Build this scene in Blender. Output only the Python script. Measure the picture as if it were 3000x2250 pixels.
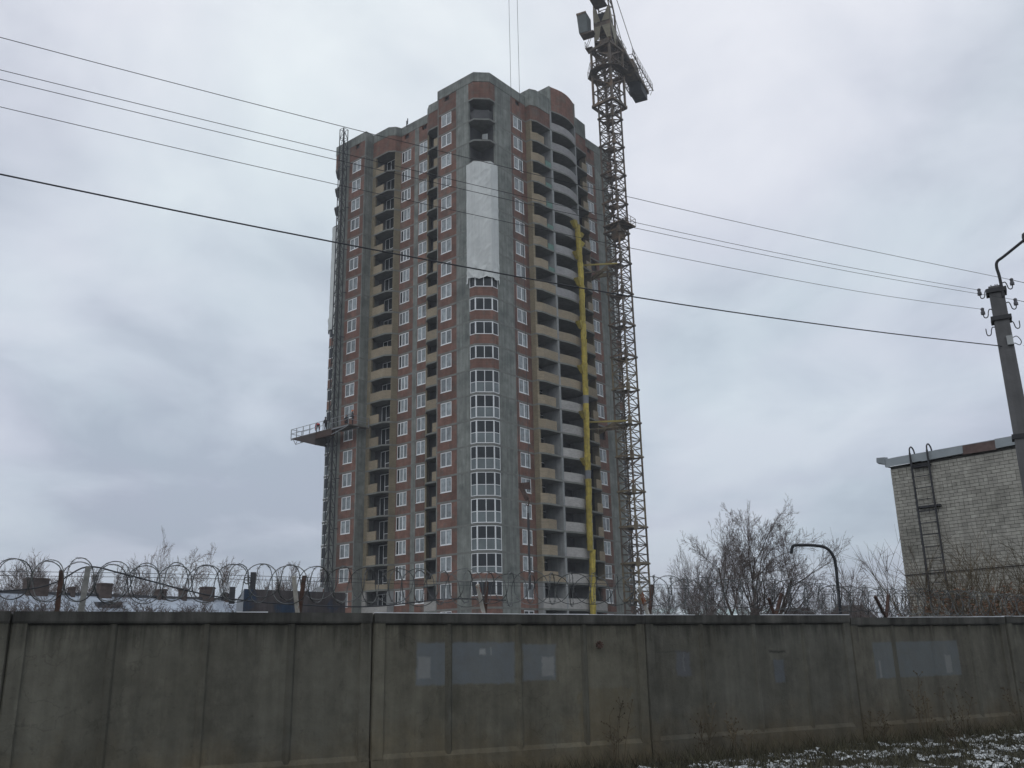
import bpy, math, random
from mathutils import Vector, Matrix, noise
rnd = random.Random(7)
for o in list(bpy.data.objects): bpy.data.objects.remove(o)
S = bpy.context.scene
COL = S.collection
PI = math.pi
R = math.radians

# ------------------------------------------------------------------ camera
cam = bpy.data.cameras.new('camera'); camo = bpy.data.objects.new('camera', cam); COL.objects.link(camo)
cam.sensor_width = 36.0; cam.lens = 36.0 * 2714 / 3000; cam.clip_start = 0.1; cam.clip_end = 6000
M3 = Matrix(((0.999797, 0.020161, 0.0), (0.005776, -0.286413, -0.958089), (-0.019316, 0.957894, -0.286471)))
camo.matrix_world = Matrix.Translation((0, 0, 1.6)) @ M3.to_4x4()
S.camera = camo
S.render.resolution_x = 1024; S.render.resolution_y = 768

# ------------------------------------------------------------------ world, sun, exposure
W = bpy.data.worlds.new('World'); S.world = W; W.use_nodes = True
nt = W.node_tree; N = nt.nodes; L = nt.links; N.clear()
out = N.new('ShaderNodeOutputWorld'); bg = N.new('ShaderNodeBackground'); L.new(bg.outputs[0], out.inputs[0])
sky = N.new('ShaderNodeTexSky'); sky.sky_type = 'NISHITA'; sky.sun_disc = False
sky.sun_elevation = R(38); sky.sun_rotation = R(200)
tc = N.new('ShaderNodeTexCoord')
def vmath(op, a, b=None, c=None):
    n = N.new('ShaderNodeVectorMath'); n.operation = op
    for i, x in enumerate((a, b, c)):
        if x is None: continue
        if isinstance(x, (tuple, list)): n.inputs[i].default_value = x
        elif isinstance(x, (int, float)): n.inputs[3].default_value = x
        else: L.new(x, n.inputs[i])
    return n.outputs[0]
def fmath(op, a, b=None, clamp=False):
    n = N.new('ShaderNodeMath'); n.operation = op; n.use_clamp = clamp
    for i, x in enumerate((a, b)):
        if x is None: continue
        if isinstance(x, (int, float)): n.inputs[i].default_value = x
        else: L.new(x, n.inputs[i])
    return n.outputs[0]
sep = N.new('ShaderNodeSeparateXYZ'); L.new(tc.outputs['Generated'], sep.inputs[0])
zc = fmath('ADD', fmath('MAXIMUM', sep.outputs['Z'], 0.0), 0.22)
cx = fmath('DIVIDE', sep.outputs['X'], zc); cy = fmath('DIVIDE', sep.outputs['Y'], zc)
comb = N.new('ShaderNodeCombineXYZ'); L.new(cx, comb.inputs[0]); L.new(cy, comb.inputs[1])
def wn(scale, detail, rough, dist, off):
    mp = N.new('ShaderNodeMapping'); mp.inputs['Location'].default_value = off; mp.inputs['Scale'].default_value = (scale, scale * .8, 1)
    L.new(comb.outputs[0], mp.inputs[0])
    n = N.new('ShaderNodeTexNoise'); n.inputs['Scale'].default_value = 1; n.inputs['Detail'].default_value = detail
    n.inputs['Roughness'].default_value = rough; n.inputs['Distortion'].default_value = dist
    L.new(mp.outputs[0], n.inputs['Vector']); return n.outputs['Fac']
n1 = wn(.95, 3, .5, .2, (3.1, 1.7, 0)); n2 = wn(3.0, 5, .55, .35, (7.3, 2.2, 0))
cl = fmath('ADD', fmath('MULTIPLY', n1, .62), fmath('MULTIPLY', n2, .38))
ramp = N.new('ShaderNodeValToRGB'); L.new(cl, ramp.inputs[0])
e = ramp.color_ramp.elements
e[0].position = .38; e[0].color = (.430, .480, .560, 1)
e[1].position = .59; e[1].color = (.695, .742, .800, 1)
m = ramp.color_ramp.elements.new(.48); m.color = (.580, .632, .705, 1)
# overcast: a little darker and bluer towards the horizon, brighter high up
hz = N.new('ShaderNodeValToRGB'); L.new(sep.outputs['Z'], hz.inputs[0])
he = hz.color_ramp.elements
he[0].position = 0.0; he[0].color = (.86, .88, .93, 1)
he[1].position = .62; he[1].color = (1.16, 1.13, 1.09, 1)
hm = hz.color_ramp.elements.new(.3); hm.color = (.97, .97, .985, 1)
mul = N.new('ShaderNodeMix'); mul.data_type = 'RGBA'; mul.blend_type = 'MULTIPLY'; mul.inputs[0].default_value = 1
L.new(ramp.outputs[0], mul.inputs[6]); L.new(hz.outputs[0], mul.inputs[7])
hue = N.new('ShaderNodeValToRGB'); L.new(wn(1.6, 3, .5, .3, (11.3, 5.1, 0)), hue.inputs[0])
ue = hue.color_ramp.elements; ue[0].position = .38; ue[0].color = (.972, 1.012, 1.0, 1); ue[1].position = .62; ue[1].color = (1.015, .992, 1.012, 1)
mul2 = N.new('ShaderNodeMix'); mul2.data_type = 'RGBA'; mul2.blend_type = 'MULTIPLY'; mul2.inputs[0].default_value = 1
L.new(mul.outputs[2], mul2.inputs[6]); L.new(hue.outputs[0], mul2.inputs[7])
sc = N.new('ShaderNodeVectorMath'); sc.operation = 'SCALE'; sc.inputs[3].default_value = 11.6
L.new(mul2.outputs[2], sc.inputs[0])
mix = N.new('ShaderNodeMix'); mix.data_type = 'RGBA'; mix.inputs[0].default_value = .94
L.new(sky.outputs[0], mix.inputs[6]); L.new(sc.outputs[0], mix.inputs[7])
L.new(mix.outputs[2], bg.inputs[0]); bg.inputs[1].default_value = .1
sun = bpy.data.lights.new('sun', 'SUN'); sun.energy = .5; sun.angle = R(40); sun.color = (1, .97, .93)
suno = bpy.data.objects.new('sun', sun); COL.objects.link(suno)
suno.rotation_euler = (R(52), 0, R(-20))
S.view_settings.view_transform = 'Standard'; S.view_settings.look = 'None'
S.view_settings.gamma = 1; S.view_settings.exposure = 0.0; S.view_settings.use_curve_mapping = False

# ------------------------------------------------------------------ materials
def mat(name, col, rough=.88, var=.2, scale=1.5, bump=.25, streak=0., rand=0., metal=0., col2=None, mixs=.8, mixlo=.5, mixhi=.62, brick=None, spec=.25, masks=None, island=0., bumpd=.02, blotch=0.):
    m = bpy.data.materials.new(name); m.use_nodes = True
    t = m.node_tree; n = t.nodes; l = t.links; n.clear()
    o = n.new('ShaderNodeOutputMaterial'); p = n.new('ShaderNodeBsdfPrincipled'); l.new(p.outputs[0], o.inputs[0])
    p.inputs['Roughness'].default_value = rough; p.inputs['Metallic'].default_value = metal
    p.inputs['Specular IOR Level'].default_value = spec
    geo = n.new('ShaderNodeNewGeometry')
    def noi(sc, det=6, r=.6, vec=None, st=(1, 1, 1)):
        mp = n.new('ShaderNodeMapping'); mp.inputs['Scale'].default_value = [sc * q for q in st]
        l.new(vec or geo.outputs['Position'], mp.inputs[0])
        x = n.new('ShaderNodeTexNoise'); x.inputs['Scale'].default_value = 1; x.inputs['Detail'].default_value = det; x.inputs['Roughness'].default_value = r
        l.new(mp.outputs[0], x.inputs['Vector']); return x.outputs['Fac']
    def rmp(f, a, b, ca, cb):
        r = n.new('ShaderNodeMapRange'); r.inputs[1].default_value = a; r.inputs[2].default_value = b; r.inputs[3].default_value = ca; r.inputs[4].default_value = cb
        l.new(f, r.inputs[0]); return r.outputs[0]
    def mx(kind, f, a, b):
        x = n.new('ShaderNodeMix'); x.data_type = 'RGBA'; x.blend_type = kind
        if isinstance(f, float): x.inputs[0].default_value = f
        else: l.new(f, x.inputs[0])
        for i, q in ((6, a), (7, b)):
            if isinstance(q, tuple): x.inputs[i].default_value = (*q, 1)
            else: l.new(q, x.inputs[i])
        return x.outputs[2]
    def sc_(c, f):
        x = n.new('ShaderNodeVectorMath'); x.operation = 'SCALE'
        if isinstance(c, tuple): x.inputs[0].default_value = c
        else: l.new(c, x.inputs[0])
        l.new(f, x.inputs[3]); return x.outputs[0]
    c = tuple(col)
    h = noi(scale)
    if col2: c = mx('MIX', rmp(noi(mixs, 7, .65), mixlo, mixhi, 0, 1), c, tuple(col2))
    if brick:
        tco = n.new('ShaderNodeTexCoord'); sp = n.new('ShaderNodeSeparateXYZ'); l.new(tco.outputs['Object'], sp.inputs[0])
        ad = n.new('ShaderNodeMath'); ad.operation = 'ADD'; l.new(sp.outputs[0], ad.inputs[0]); l.new(sp.outputs[1], ad.inputs[1])
        cb = n.new('ShaderNodeCombineXYZ'); l.new(ad.outputs[0], cb.inputs[0]); l.new(sp.outputs[2], cb.inputs[1])
        bt = n.new('ShaderNodeTexBrick'); l.new(cb.outputs[0], bt.inputs['Vector'])
        bt.inputs['Scale'].default_value = 1; bt.inputs['Brick Width'].default_value = brick[0]; bt.inputs['Row Height'].default_value = brick[1]
        bt.inputs['Mortar Size'].default_value = .007; bt.inputs['Mortar Smooth'].default_value = .3
        bt.inputs['Color1'].default_value = (.86, .86, .86, 1); bt.inputs['Color2'].default_value = (1.1, 1.1, 1.1, 1); bt.inputs['Mortar'].default_value = (*[brick[2]] * 3, 1)
        c = mx('MULTIPLY', 1.0, c, bt.outputs['Color'])
    c = sc_(c, rmp(h, .3, .7, 1 - var, 1 + var))
    if streak:
        s = noi(1, 6, .6, None, (3.2, 3.2, .16)); s2 = noi(1, 5, .6, None, (9, 9, .5))
        c = sc_(c, rmp(s, .38, .62, 1 - streak, 1 + streak * .5)); c = sc_(c, rmp(s2, .35, .65, 1 - streak * .5, 1 + streak * .3))
    if blotch:
        # dark damp blotches, hairline cracks and pale scuffs
        c = sc_(c, rmp(noi(1.7, 8, .72, None, (1, 1, .7)), .50, .68, 1, 1 - blotch)); c = sc_(c, rmp(noi(14, 4, .7), .60, .74, 1, .72)); c = sc_(c, rmp(noi(5, 7, .7, None, (1, 1, .5)), .58, .72, 1, 1.28))
        # soot drips running down from the coping, brown splash dirt near the ground
        tb = n.new('ShaderNodeTexCoord'); sb = n.new('ShaderNodeSeparateXYZ'); l.new(tb.outputs['Object'], sb.inputs[0])
        def mm(op, a, b):
            x = n.new('ShaderNodeMath'); x.operation = op
            for i, q in ((0, a), (1, b)):
                if isinstance(q, (int, float)): x.inputs[i].default_value = q
                else: l.new(q, x.inputs[i])
            return x.outputs[0]
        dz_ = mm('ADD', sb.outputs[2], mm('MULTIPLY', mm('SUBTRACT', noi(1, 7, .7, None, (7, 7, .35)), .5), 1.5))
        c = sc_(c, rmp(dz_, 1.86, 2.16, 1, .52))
        lw = mm('ADD', sb.outputs[2], mm('MULTIPLY', mm('SUBTRACT', noi(1.6, 7, .7), .5), 1.6))
        c = mx('MULTIPLY', rmp(lw, .95, .25, 0, .75), c, (.98, .80, .58))
        vo = n.new('ShaderNodeTexVoronoi'); vo.feature = 'DISTANCE_TO_EDGE'; vo.inputs['Scale'].default_value = .38
        wv = n.new('ShaderNodeTexNoise'); wv.inputs['Scale'].default_value = 2.5; wv.inputs['Detail'].default_value = 5; l.new(geo.outputs['Position'], wv.inputs['Vector'])
        mxv = n.new('ShaderNodeVectorMath'); mxv.operation = 'MULTIPLY_ADD'; l.new(wv.outputs['Color'], mxv.inputs[0]); mxv.inputs[1].default_value = (.9, .9, .9); l.new(geo.outputs['Position'], mxv.inputs[2]); l.new(mxv.outputs[0], vo.inputs['Vector'])
        c = sc_(c, rmp(vo.outputs['Distance'], .0, .004, .78, 1))
    if rand:
        oi = n.new('ShaderNodeObjectInfo'); c = sc_(c, rmp(oi.outputs['Random'], 0, 1, 1 - rand, 1 + rand))
    if island: c = sc_(c, rmp(geo.outputs['Random Per Island'], 0, 1, 1 - island, 1 + island))
    if masks:
        tco = n.new('ShaderNodeTexCoord')
        wob = n.new('ShaderNodeTexNoise'); wob.inputs['Scale'].default_value = 7; wob.inputs['Detail'].default_value = 8; wob.inputs['Roughness'].default_value = .68; l.new(tco.outputs['Object'], wob.inputs['Vector'])
        sp = n.new('ShaderNodeSeparateXYZ'); l.new(tco.outputs['Object'], sp.inputs[0])
        sw = n.new('ShaderNodeSeparateColor'); l.new(wob.outputs['Color'], sw.inputs[0])
        def ma(op, a, b, cl=False):
            x = n.new('ShaderNodeMath'); x.operation = op; x.use_clamp = cl
            for i, q in ((0, a), (1, b)):
                if isinstance(q, (int, float)): x.inputs[i].default_value = q
                else: l.new(q, x.inputs[i])
            return x.outputs[0]
        for (x0, x1, z0, z1, mc, amt, wb) in masks:
            X = ma('ADD', sp.outputs[0], ma('MULTIPLY', ma('SUBTRACT', sw.outputs[0], .5), wb)); Z = ma('ADD', sp.outputs[2], ma('MULTIPLY', ma('SUBTRACT', sw.outputs[1], .5), wb))
            dx = ma('SUBTRACT', (x1 - x0) / 2, ma('ABSOLUTE', ma('SUBTRACT', X, (x0 + x1) / 2), 0)); dz = ma('SUBTRACT', (z1 - z0) / 2, ma('ABSOLUTE', ma('SUBTRACT', Z, (z0 + z1) / 2), 0))
            f = ma('MULTIPLY', ma('MULTIPLY', ma('MINIMUM', dx, dz), 34), 1.0, True)
            f = ma('MULTIPLY', f, ma('ADD', amt - .45, ma('MULTIPLY', sw.outputs[2], .75)), True)
            c = mx('MIX', f, c, tuple(mc))
    l.new(c, p.inputs['Base Color'])
    if bump:
        b = n.new('ShaderNodeBump'); b.inputs['Strength'].default_value = bump; b.inputs['Distance'].default_value = bumpd
        l.new(noi(scale * 6, 5, .65), b.inputs['Height']); l.new(b.outputs[0], p.inputs['Normal'])
    return m

CONC = mat('poured_concrete', (.195, .208, .192), col2=(.135, .148, .138), mixs=.35, var=.22, scale=1.1, streak=.22, rand=.09)
CONCL = mat('pale_concrete', (.25, .26, .26), var=.16, scale=1.2, streak=.12, rand=.05)
SLAB = mat('slab_concrete', (.165, .17, .158), var=.2, scale=2)
BRICK = mat('red_brick', (.172, .092, .070), col2=(.135, .10, .082), mixs=.9, var=.24, scale=1.1, rand=.2, streak=.14, brick=(.26, .0875, .9))
BRICKB = mat('brown_brick', (.145, .115, .088), var=.16, scale=.9, rand=.06, brick=(.26, .0875, .9))
KHAKI = mat('khaki_brick', (.20, .17, .115), var=.16, scale=.9, rand=.08, brick=(.26, .0875, .86))
TAN = mat('tan_brick', (.285, .235, .165), col2=(.235, .20, .148), var=.12, scale=.8, rand=.10, brick=(.26, .0875, .86))
SILI = mat('grey_silicate_brick', (.275, .27, .27), var=.1, scale=.9, rand=.07, brick=(.26, .0875, .88))
WHITEB = mat('white_silicate_brick', (.35, .34, .325), var=.12, scale=.9, rand=.08, brick=(.26, .0875, .8))
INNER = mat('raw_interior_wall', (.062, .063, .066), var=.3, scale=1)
PVC = mat('white_window_plastic', (.72, .735, .745), rough=.45, var=.05, bump=0, rand=.08)
FILM = mat('film_covered_glass', (.20, .225, .235), rough=.25, var=.38, scale=1.8, bump=0, rand=.42, spec=.6)
GLASS = mat('dark_glass', (.018, .022, .026), rough=.07, var=.2, bump=0, spec=.25)
GLASSG = mat('frosted_lower_glass', (.12, .145, .15), rough=.2, var=.2, scale=.8, bump=0, rand=.12, spec=.5)
TARPM = mat('white_tarp', (.54, .56, .55), rough=.55, var=.09, scale=.5, bump=.3, bumpd=.05, streak=.06)
STEEL = mat('dark_crane_steel', (.098, .08, .064), rough=.7, var=.4, scale=2, col2=(.15, .105, .07), mixs=.5)
STEELY = mat('faded_yellow_steel', (.165, .135, .085), rough=.7, var=.3, scale=2, col2=(.12, .09, .065), mixs=1.2)
CREAM = mat('cream_crane_plate', (.20, .18, .13), rough=.6, var=.2)
YELLOW = mat('yellow_paint', (.26, .21, .055), rough=.55, var=.2)
CHUTEM = mat('yellow_chute_plastic', (.36, .285, .05), rough=.55, var=.3, scale=2.5, rand=.2, bump=.1, streak=.25)
CHUTEG = mat('grey_chute_plastic', (.16, .17, .19), rough=.5, var=.2, rand=.1)
DARK = mat('dark_metal', (.035, .036, .04), rough=.6, var=.3)
RUST = mat('rusty_angle_iron', (.062, .036, .028), rough=.85, var=.45, scale=9, col2=(.055, .038, .032), mixs=8)
RUSTW = mat('peeling_white_paint_iron', (.36, .345, .31), rough=.8, var=.3, scale=8, col2=(.24, .085, .045), mixs=7, mixlo=.52, mixhi=.58)
GALV = mat('galvanised_steel', (.30, .315, .32), rough=.5, var=.2, metal=.3)
RAZOR = mat('razor_wire_steel', (.10, .105, .105), rough=.45, var=.3, metal=.5)
WIRE = mat('wire_black', (.045, .048, .055), rough=.6, var=.1, bump=0)
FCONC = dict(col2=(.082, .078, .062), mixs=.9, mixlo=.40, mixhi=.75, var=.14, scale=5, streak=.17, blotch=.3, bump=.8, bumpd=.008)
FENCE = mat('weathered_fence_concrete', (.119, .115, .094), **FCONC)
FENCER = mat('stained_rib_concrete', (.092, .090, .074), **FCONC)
FENCET = mat('damp_stained_concrete', (.062, .061, .055), var=.3, scale=4, streak=.4, bump=.5, bumpd=.008)
BLUEP = (.122, .138, .152); PALE = (.20, .205, .20)
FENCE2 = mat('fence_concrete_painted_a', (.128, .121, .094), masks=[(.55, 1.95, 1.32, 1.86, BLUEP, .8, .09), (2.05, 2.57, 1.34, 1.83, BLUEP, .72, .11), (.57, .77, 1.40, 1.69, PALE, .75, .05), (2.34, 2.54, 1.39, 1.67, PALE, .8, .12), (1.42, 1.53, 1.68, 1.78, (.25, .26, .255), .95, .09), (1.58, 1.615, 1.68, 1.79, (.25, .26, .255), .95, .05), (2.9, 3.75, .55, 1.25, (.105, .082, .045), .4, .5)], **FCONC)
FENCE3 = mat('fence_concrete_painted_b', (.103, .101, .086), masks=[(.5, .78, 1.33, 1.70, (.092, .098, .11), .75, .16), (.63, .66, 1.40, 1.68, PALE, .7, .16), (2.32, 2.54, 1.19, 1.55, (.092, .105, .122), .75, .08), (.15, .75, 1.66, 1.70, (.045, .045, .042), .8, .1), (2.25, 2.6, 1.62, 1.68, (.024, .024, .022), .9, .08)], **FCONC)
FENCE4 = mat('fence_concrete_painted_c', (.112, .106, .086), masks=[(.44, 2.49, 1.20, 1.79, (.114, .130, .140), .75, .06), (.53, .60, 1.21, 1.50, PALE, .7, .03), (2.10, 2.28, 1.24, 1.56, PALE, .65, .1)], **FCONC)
SNOW = mat('snow', (.80, .82, .85), rough=.7, var=.06, scale=6, bump=.3)
BARK = mat('bare_bark', (.075, .062, .052), rough=.95, var=.3, scale=3, bump=0, rand=.15)
TWIG = mat('bare_twigs', (.115, .096, .09), rough=.95, var=.2, bump=0, rand=.12)
BIRCH = mat('birch_twigs', (.135, .105, .09), rough=.95, var=.2, bump=0)
RLEAF = mat('withered_russet_leaves', (.105, .058, .036), rough=.9, var=.4, scale=5, bump=0, island=.4)
DRY = mat('dry_weed_stalks', (.085, .068, .045), rough=.95, var=.4, bump=0, island=.35)
GRASS = mat('matted_grass', (.058, .054, .034), rough=.95, var=.4, scale=3, bump=0, island=.5)
WB = dict(rough=.9, var=.14, scale=5, bump=.35, bumpd=.006, col2=(.20, .195, .17), mixs=.8, mixlo=.52, mixhi=.72, streak=.12)
WBRICK = mat('whitewashed_brick', (.325, .315, .28), rand=.13, **WB)
WBRICKI = mat('whitewashed_brick_rest', (.325, .315, .28), island=.13, **WB)
MORTAR = mat('dark_mortar', (.085, .082, .075), var=.25, scale=5)
FLASH = mat('zinc_flashing', (.235, .26, .275), rough=.55, var=.18, scale=1.2, metal=.25)
FLASHR = mat('rusty_flashing', (.095, .066, .060), rough=.8, var=.3, scale=4)
POLEC = mat('pole_concrete', (.115, .115, .118), var=.2, scale=2.5, streak=.2)
CERAM = mat('grimy_insulator', (.09, .09, .10), rough=.4, var=.3)
SKIN = mat('skin', (.5, .32, .24), bump=0); JRED = mat('red_jacket', (.42, .035, .03), bump=0, var=.1); JDARK = mat('dark_work_clothes', (.03, .032, .04), bump=0)
HELM = mat('orange_helmet', (.7, .18, .04), rough=.4, bump=0)
PIPEM = mat('black_painted_pipe', (.018, .02, .024), rough=.5, var=.2)
SHEETB = mat('blue_and_rust_sheet_metal', (.03, .055, .10), rough=.75, var=.3, scale=1.5, col2=(.055, .05, .052), mixs=.75, mixlo=.42, mixhi=.5, streak=.3)
PALEW = mat('pale_gable_boards', (.28, .30, .33), var=.2)
ROOFD = mat('dark_roof_edge', (.06, .062, .068), var=.2)
CHIMB = mat('sooty_chimney_brick', (.075, .058, .052), var=.35, scale=2, brick=(.26, .0875, .8))
NETG = mat('green_safety_net', (.12, .21, .18), rough=.8, var=.2, scale=2)
PLAST = mat('house_plaster', (.3, .29, .27), var=.2)
FARW = mat('distant_wood', (.075, .085, .09), var=.3, scale=.2)

# ------------------------------------------------------------------ mesh helpers
class MB:
    def __init__(s): s.v = []; s.f = []
    def box(s, x0, x1, y0, y1, z0, z1):
        b = len(s.v); s.v += [(x, y, z) for z in (z0, z1) for y in (y0, y1) for x in (x0, x1)]
        s.f += [tuple(b + i for i in q) for q in ((0, 2, 3, 1), (4, 5, 7, 6), (0, 1, 5, 4), (2, 6, 7, 3), (0, 4, 6, 2), (1, 3, 7, 5))]; return s
    def hull8(s, pts):
        b = len(s.v); s.v += [tuple(p) for p in pts]
        s.f += [tuple(b + i for i in q) for q in ((0, 3, 2, 1), (4, 5, 6, 7), (0, 1, 5, 4), (1, 2, 6, 5), (2, 3, 7, 6), (3, 0, 4, 7))]; return s
    def bar(s, p, q, t, t2=None, up=(0, 0, 1), n=4, t_end=None):
        p = Vector(p); q = Vector(q); d = (q - p)
        if d.length < 1e-6: return s
        d.normalize(); u = Vector(up)
        if abs(d.dot(u)) > .95: u = Vector((1, 0, 0))
        a = d.cross(u).normalized(); b = a.cross(d); t2 = t2 or t; te = t_end or t; k = te / t
        P = [a * (x * t / 2) + b * (y * t2 / 2) for x, y in ((-1, -1), (1, -1), (1, 1), (-1, 1))]
        return s.hull8([p + w for w in P] + [q + w * k for w in P])
    def tube(s, pts, r, n=8, caps=True, r2=None):
        pts = [Vector(p) for p in pts]; k = len(pts); b0 = len(s.v); ref = None
        for i, p in enumerate(pts):
            d = (pts[min(i + 1, k - 1)] - pts[max(i - 1, 0)]).normalized()
            if ref is None or abs(ref.dot(d)) > .98: ref = Vector((0, 0, 1)) if abs(d.z) < .9 else Vector((1, 0, 0))
            a = d.cross(ref).normalized(); b = a.cross(d).normalized(); ref = b
            rr = r if r2 is None else r + (r2 - r) * i / (k - 1)
            if callable(r): rr = r(i)
            for j in range(n):
                t = 2 * PI * j / n; s.v.append(tuple(p + a * math.cos(t) * rr + b * math.sin(t) * rr))
        for i in range(k - 1):
            for j in range(n):
                j2 = (j + 1) % n; s.f.append((b0 + i * n + j, b0 + i * n + j2, b0 + (i + 1) * n + j2, b0 + (i + 1) * n + j))
        if caps: s.f.append(tuple(b0 + j for j in reversed(range(n)))); s.f.append(tuple(b0 + (k - 1) * n + j for j in range(n)))
        return s
    def prism(s, poly, z0, z1):
        b = len(s.v); n = len(poly); s.v += [(x, y, z0) for x, y in poly] + [(x, y, z1) for x, y in poly]
        s.f.append(tuple(b + i for i in reversed(range(n)))); s.f.append(tuple(b + n + i for i in range(n)))
        for i in range(n): j = (i + 1) % n; s.f.append((b + i, b + j, b + n + j, b + n + i))
        return s
    def wall(s, path, z0, z1, th, closed=False):   # vertical wall following a 2D path; thickness to the left of travel
        k = len(path); P = [Vector((p[0], p[1])) for p in path]; off = []
        for i in range(k):
            if closed: a = P[i] - P[i - 1]; c = P[(i + 1) % k] - P[i]
            else: a = P[i] - P[i - 1] if i else P[1] - P[0]; c = P[i + 1] - P[i] if i < k - 1 else P[i] - P[i - 1]
            a.normalize(); c.normalize(); na = Vector((-a.y, a.x)); nc = Vector((-c.y, c.x)); m = (na + nc)
            if m.length < 1e-4: m = na
            m.normalize(); off.append(P[i] + m * (th / max(.35, m.dot(nc))))
        rng = range(k) if closed else range(k - 1)
        for i in rng:
            j = (i + 1) % k
            q = [P[i], P[j], off[j], off[i]]
            s.hull8([(w.x, w.y, z0) for w in q] + [(w.x, w.y, z1) for w in q])
        return s
    def quad(s, a, b, c, d): k = len(s.v); s.v += [tuple(a), tuple(b), tuple(c), tuple(d)]; s.f.append((k, k + 1, k + 2, k + 3)); return s
    def tri(s, a, b, c): k = len(s.v); s.v += [tuple(a), tuple(b), tuple(c)]; s.f.append((k, k + 1, k + 2)); return s
    def mesh(s, name, material, smooth=False):
        m = bpy.data.meshes.new(name); m.from_pydata(s.v, [], s.f); m.update()
        if smooth: m.polygons.foreach_set('use_smooth', [True] * len(m.polygons))
        if material: m.materials.append(material)
        return m
    def build(s, name, material, parent=None, smooth=False):
        return inst(name, s.mesh(name, material, smooth), parent)
def inst(name, mesh, parent=None, loc=(0, 0, 0), rz=0., rot=None):
    o = bpy.data.objects.new(name, mesh); COL.objects.link(o); o.location = loc
    o.rotation_euler = rot or (0, 0, rz)
    if parent: o.parent = parent
    return o
def tag(o, label=None, cat=None, group=None, kind=None):
    if label: o['label'] = label
    if cat: o['category'] = cat
    if group: o['group'] = group
    if kind: o['kind'] = kind
    return o
def thing(name, label, cat, loc=(0, 0, 0), rz=0., group=None):
    return tag(inst(name, None, None, loc, rz), label, cat, group)
def jit(a): return rnd.uniform(-a, a)

# ------------------------------------------------------------------ ground
FP = Vector((-5.29, 9.91)); FD = Vector((.8885, .4588)).normalized(); FN = Vector((-FD.y, FD.x)); FA = math.atan2(FD.y, FD.x)
def fpt(s, off=0.): p = FP + FD * s + FN * off; return p
def gz(x, y):
    q = Vector((x, y)) - FP; s = q.dot(FD); d = -q.dot(FN)       # d: metres in front of the fence
    z = .13 + .012 * max(0, min(s, 22))
    near = max(0., 1 - max(0, d) / 9.) if d > -2 else 1.
    z = z * (.15 + .85 * near)
    if -1 < d < 12: z += .05 * noise.noise(Vector((x * 1.3, y * 1.3, 0))) + .03 * noise.noise(Vector((x * 4, y * 4, 3)))
    return z if y < 60 else 0.
def axis(lo, hi, a, b, step):
    r = [lo, lo * .5, lo * .25]; x = a
    r += [a - 30, a - 12, a - 4]
    while x <= b: r.append(x); x += step
    r += [b + 4, b + 12, b + 30, hi * .25, hi * .5, hi]; return sorted(set(r))
xs = axis(-2500, 2500, -4, 24, .22); ys = axis(-600, 3500, 5, 24, .22)
mb = MB()
for y in ys:
    for x in xs: mb.v.append((x, y, gz(x, y)))
nx = len(xs)
for j in range(len(ys) - 1):
    for i in range(nx - 1): mb.f.append((j * nx + i, j * nx + i + 1, (j + 1) * nx + i + 1, (j + 1) * nx + i))
SOIL = mat('snow_dusted_soil', (.045, .043, .03), col2=(.55, .57, .60), mixs=2.3, mixlo=.565, mixhi=.62, var=.35, scale=4, bump=.8, bumpd=.03)
tag(mb.build('ground', SOIL, smooth=True), kind='structure')

# ------------------------------------------------------------------ the tower block (local x = along right face, y = along left face)
B = thing('apartment_tower', 'unfinished high-rise apartment tower of red brick and grey concrete, white tarp on its corner', 'building', (-2.85, 94.6, 0), R(50))
H = 2.8
def J(n): return 6.78 + H * n
BW = 28.
arc = []
for k in range(9):
    t = k / 8; arc.append((11.7 + t * 4.9, -1.28 - .46 * math.sin(PI * t)))
blk = [(8.0, -.75), (8.8, -1.15), (11.4, -1.25)]
blk2 = [(16.85, -1.25), (19.3, -1.1), (19.9, -.6)]
outline = [(1.35, 0), (0, 1.35), (0, 7.3), (1.35, 7.3), (1.35, 10.2), (1.9, 11.0), (2.65, 11.3), (2.65, 16.6), (1.9, 16.9), (1.35, 17.7), (1.35, 20.6), (0, 20.6), (0, 26.65), (1.35, 28),
           (26.65, 28), (28, 26.65), (28, 1.35), (26.65, 0), (19.9, 0)] + list(reversed(blk2)) + list(reversed(arc)) + list(reversed(blk)) + [(8.0, 0)]
outline.reverse()      # counter-clockwise seen from above
def grow(poly, g):
    k = len(poly); res = []
    for i in range(k):
        a = Vector(poly[i]) - Vector(poly[i - 1]); c = Vector(poly[(i + 1) % k]) - Vector(poly[i]); a.normalize(); c.normalize()
        na = Vector((a.y, -a.x)); nc = Vector((c.y, -c.x)); m = (na + nc).normalized(); p = Vector(poly[i]) + m * (g / max(.4, m.dot(nc))); res.append((p.x, p.y))
    return res
slabm = MB().prism(grow(outline, .015), -.1, .1).mesh('floor_slab', SLAB)
for n in range(-1, 22): inst('floor_slab', slabm, B, (0, 0, J(n)))
body = [(2.5, .3), (2.5, 2.5), (.3, 2.5), (.3, 7.2), (2.9, 7.2), (2.9, 20.7), (.3, 20.7), (.3, 25.5), (2.5, 25.5), (2.5, 27.7), (25.5, 27.7), (25.5, 25.5), (27.7, 25.5), (27.7, 2.5), (25.5, 2.5), (25.5, .3), (19.8, .3), (19.8, 1.3), (8.1, 1.3), (8.1, .3)]
body.reverse()
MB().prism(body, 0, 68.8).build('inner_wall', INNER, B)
# outer walls of the two hidden sides
tag(MB().wall([(27.99, 2.4), (27.99, 25.6)], 4, 65.6, .25).wall([(25.6, 27.99), (2.4, 27.99)], 4, 65.6, .25).build('rear_wall', BRICKB, B))
pl = MB(); pl.wall(outline, 0, 3.88, .3, True); pl.build('plinth', CONC, B)

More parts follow.
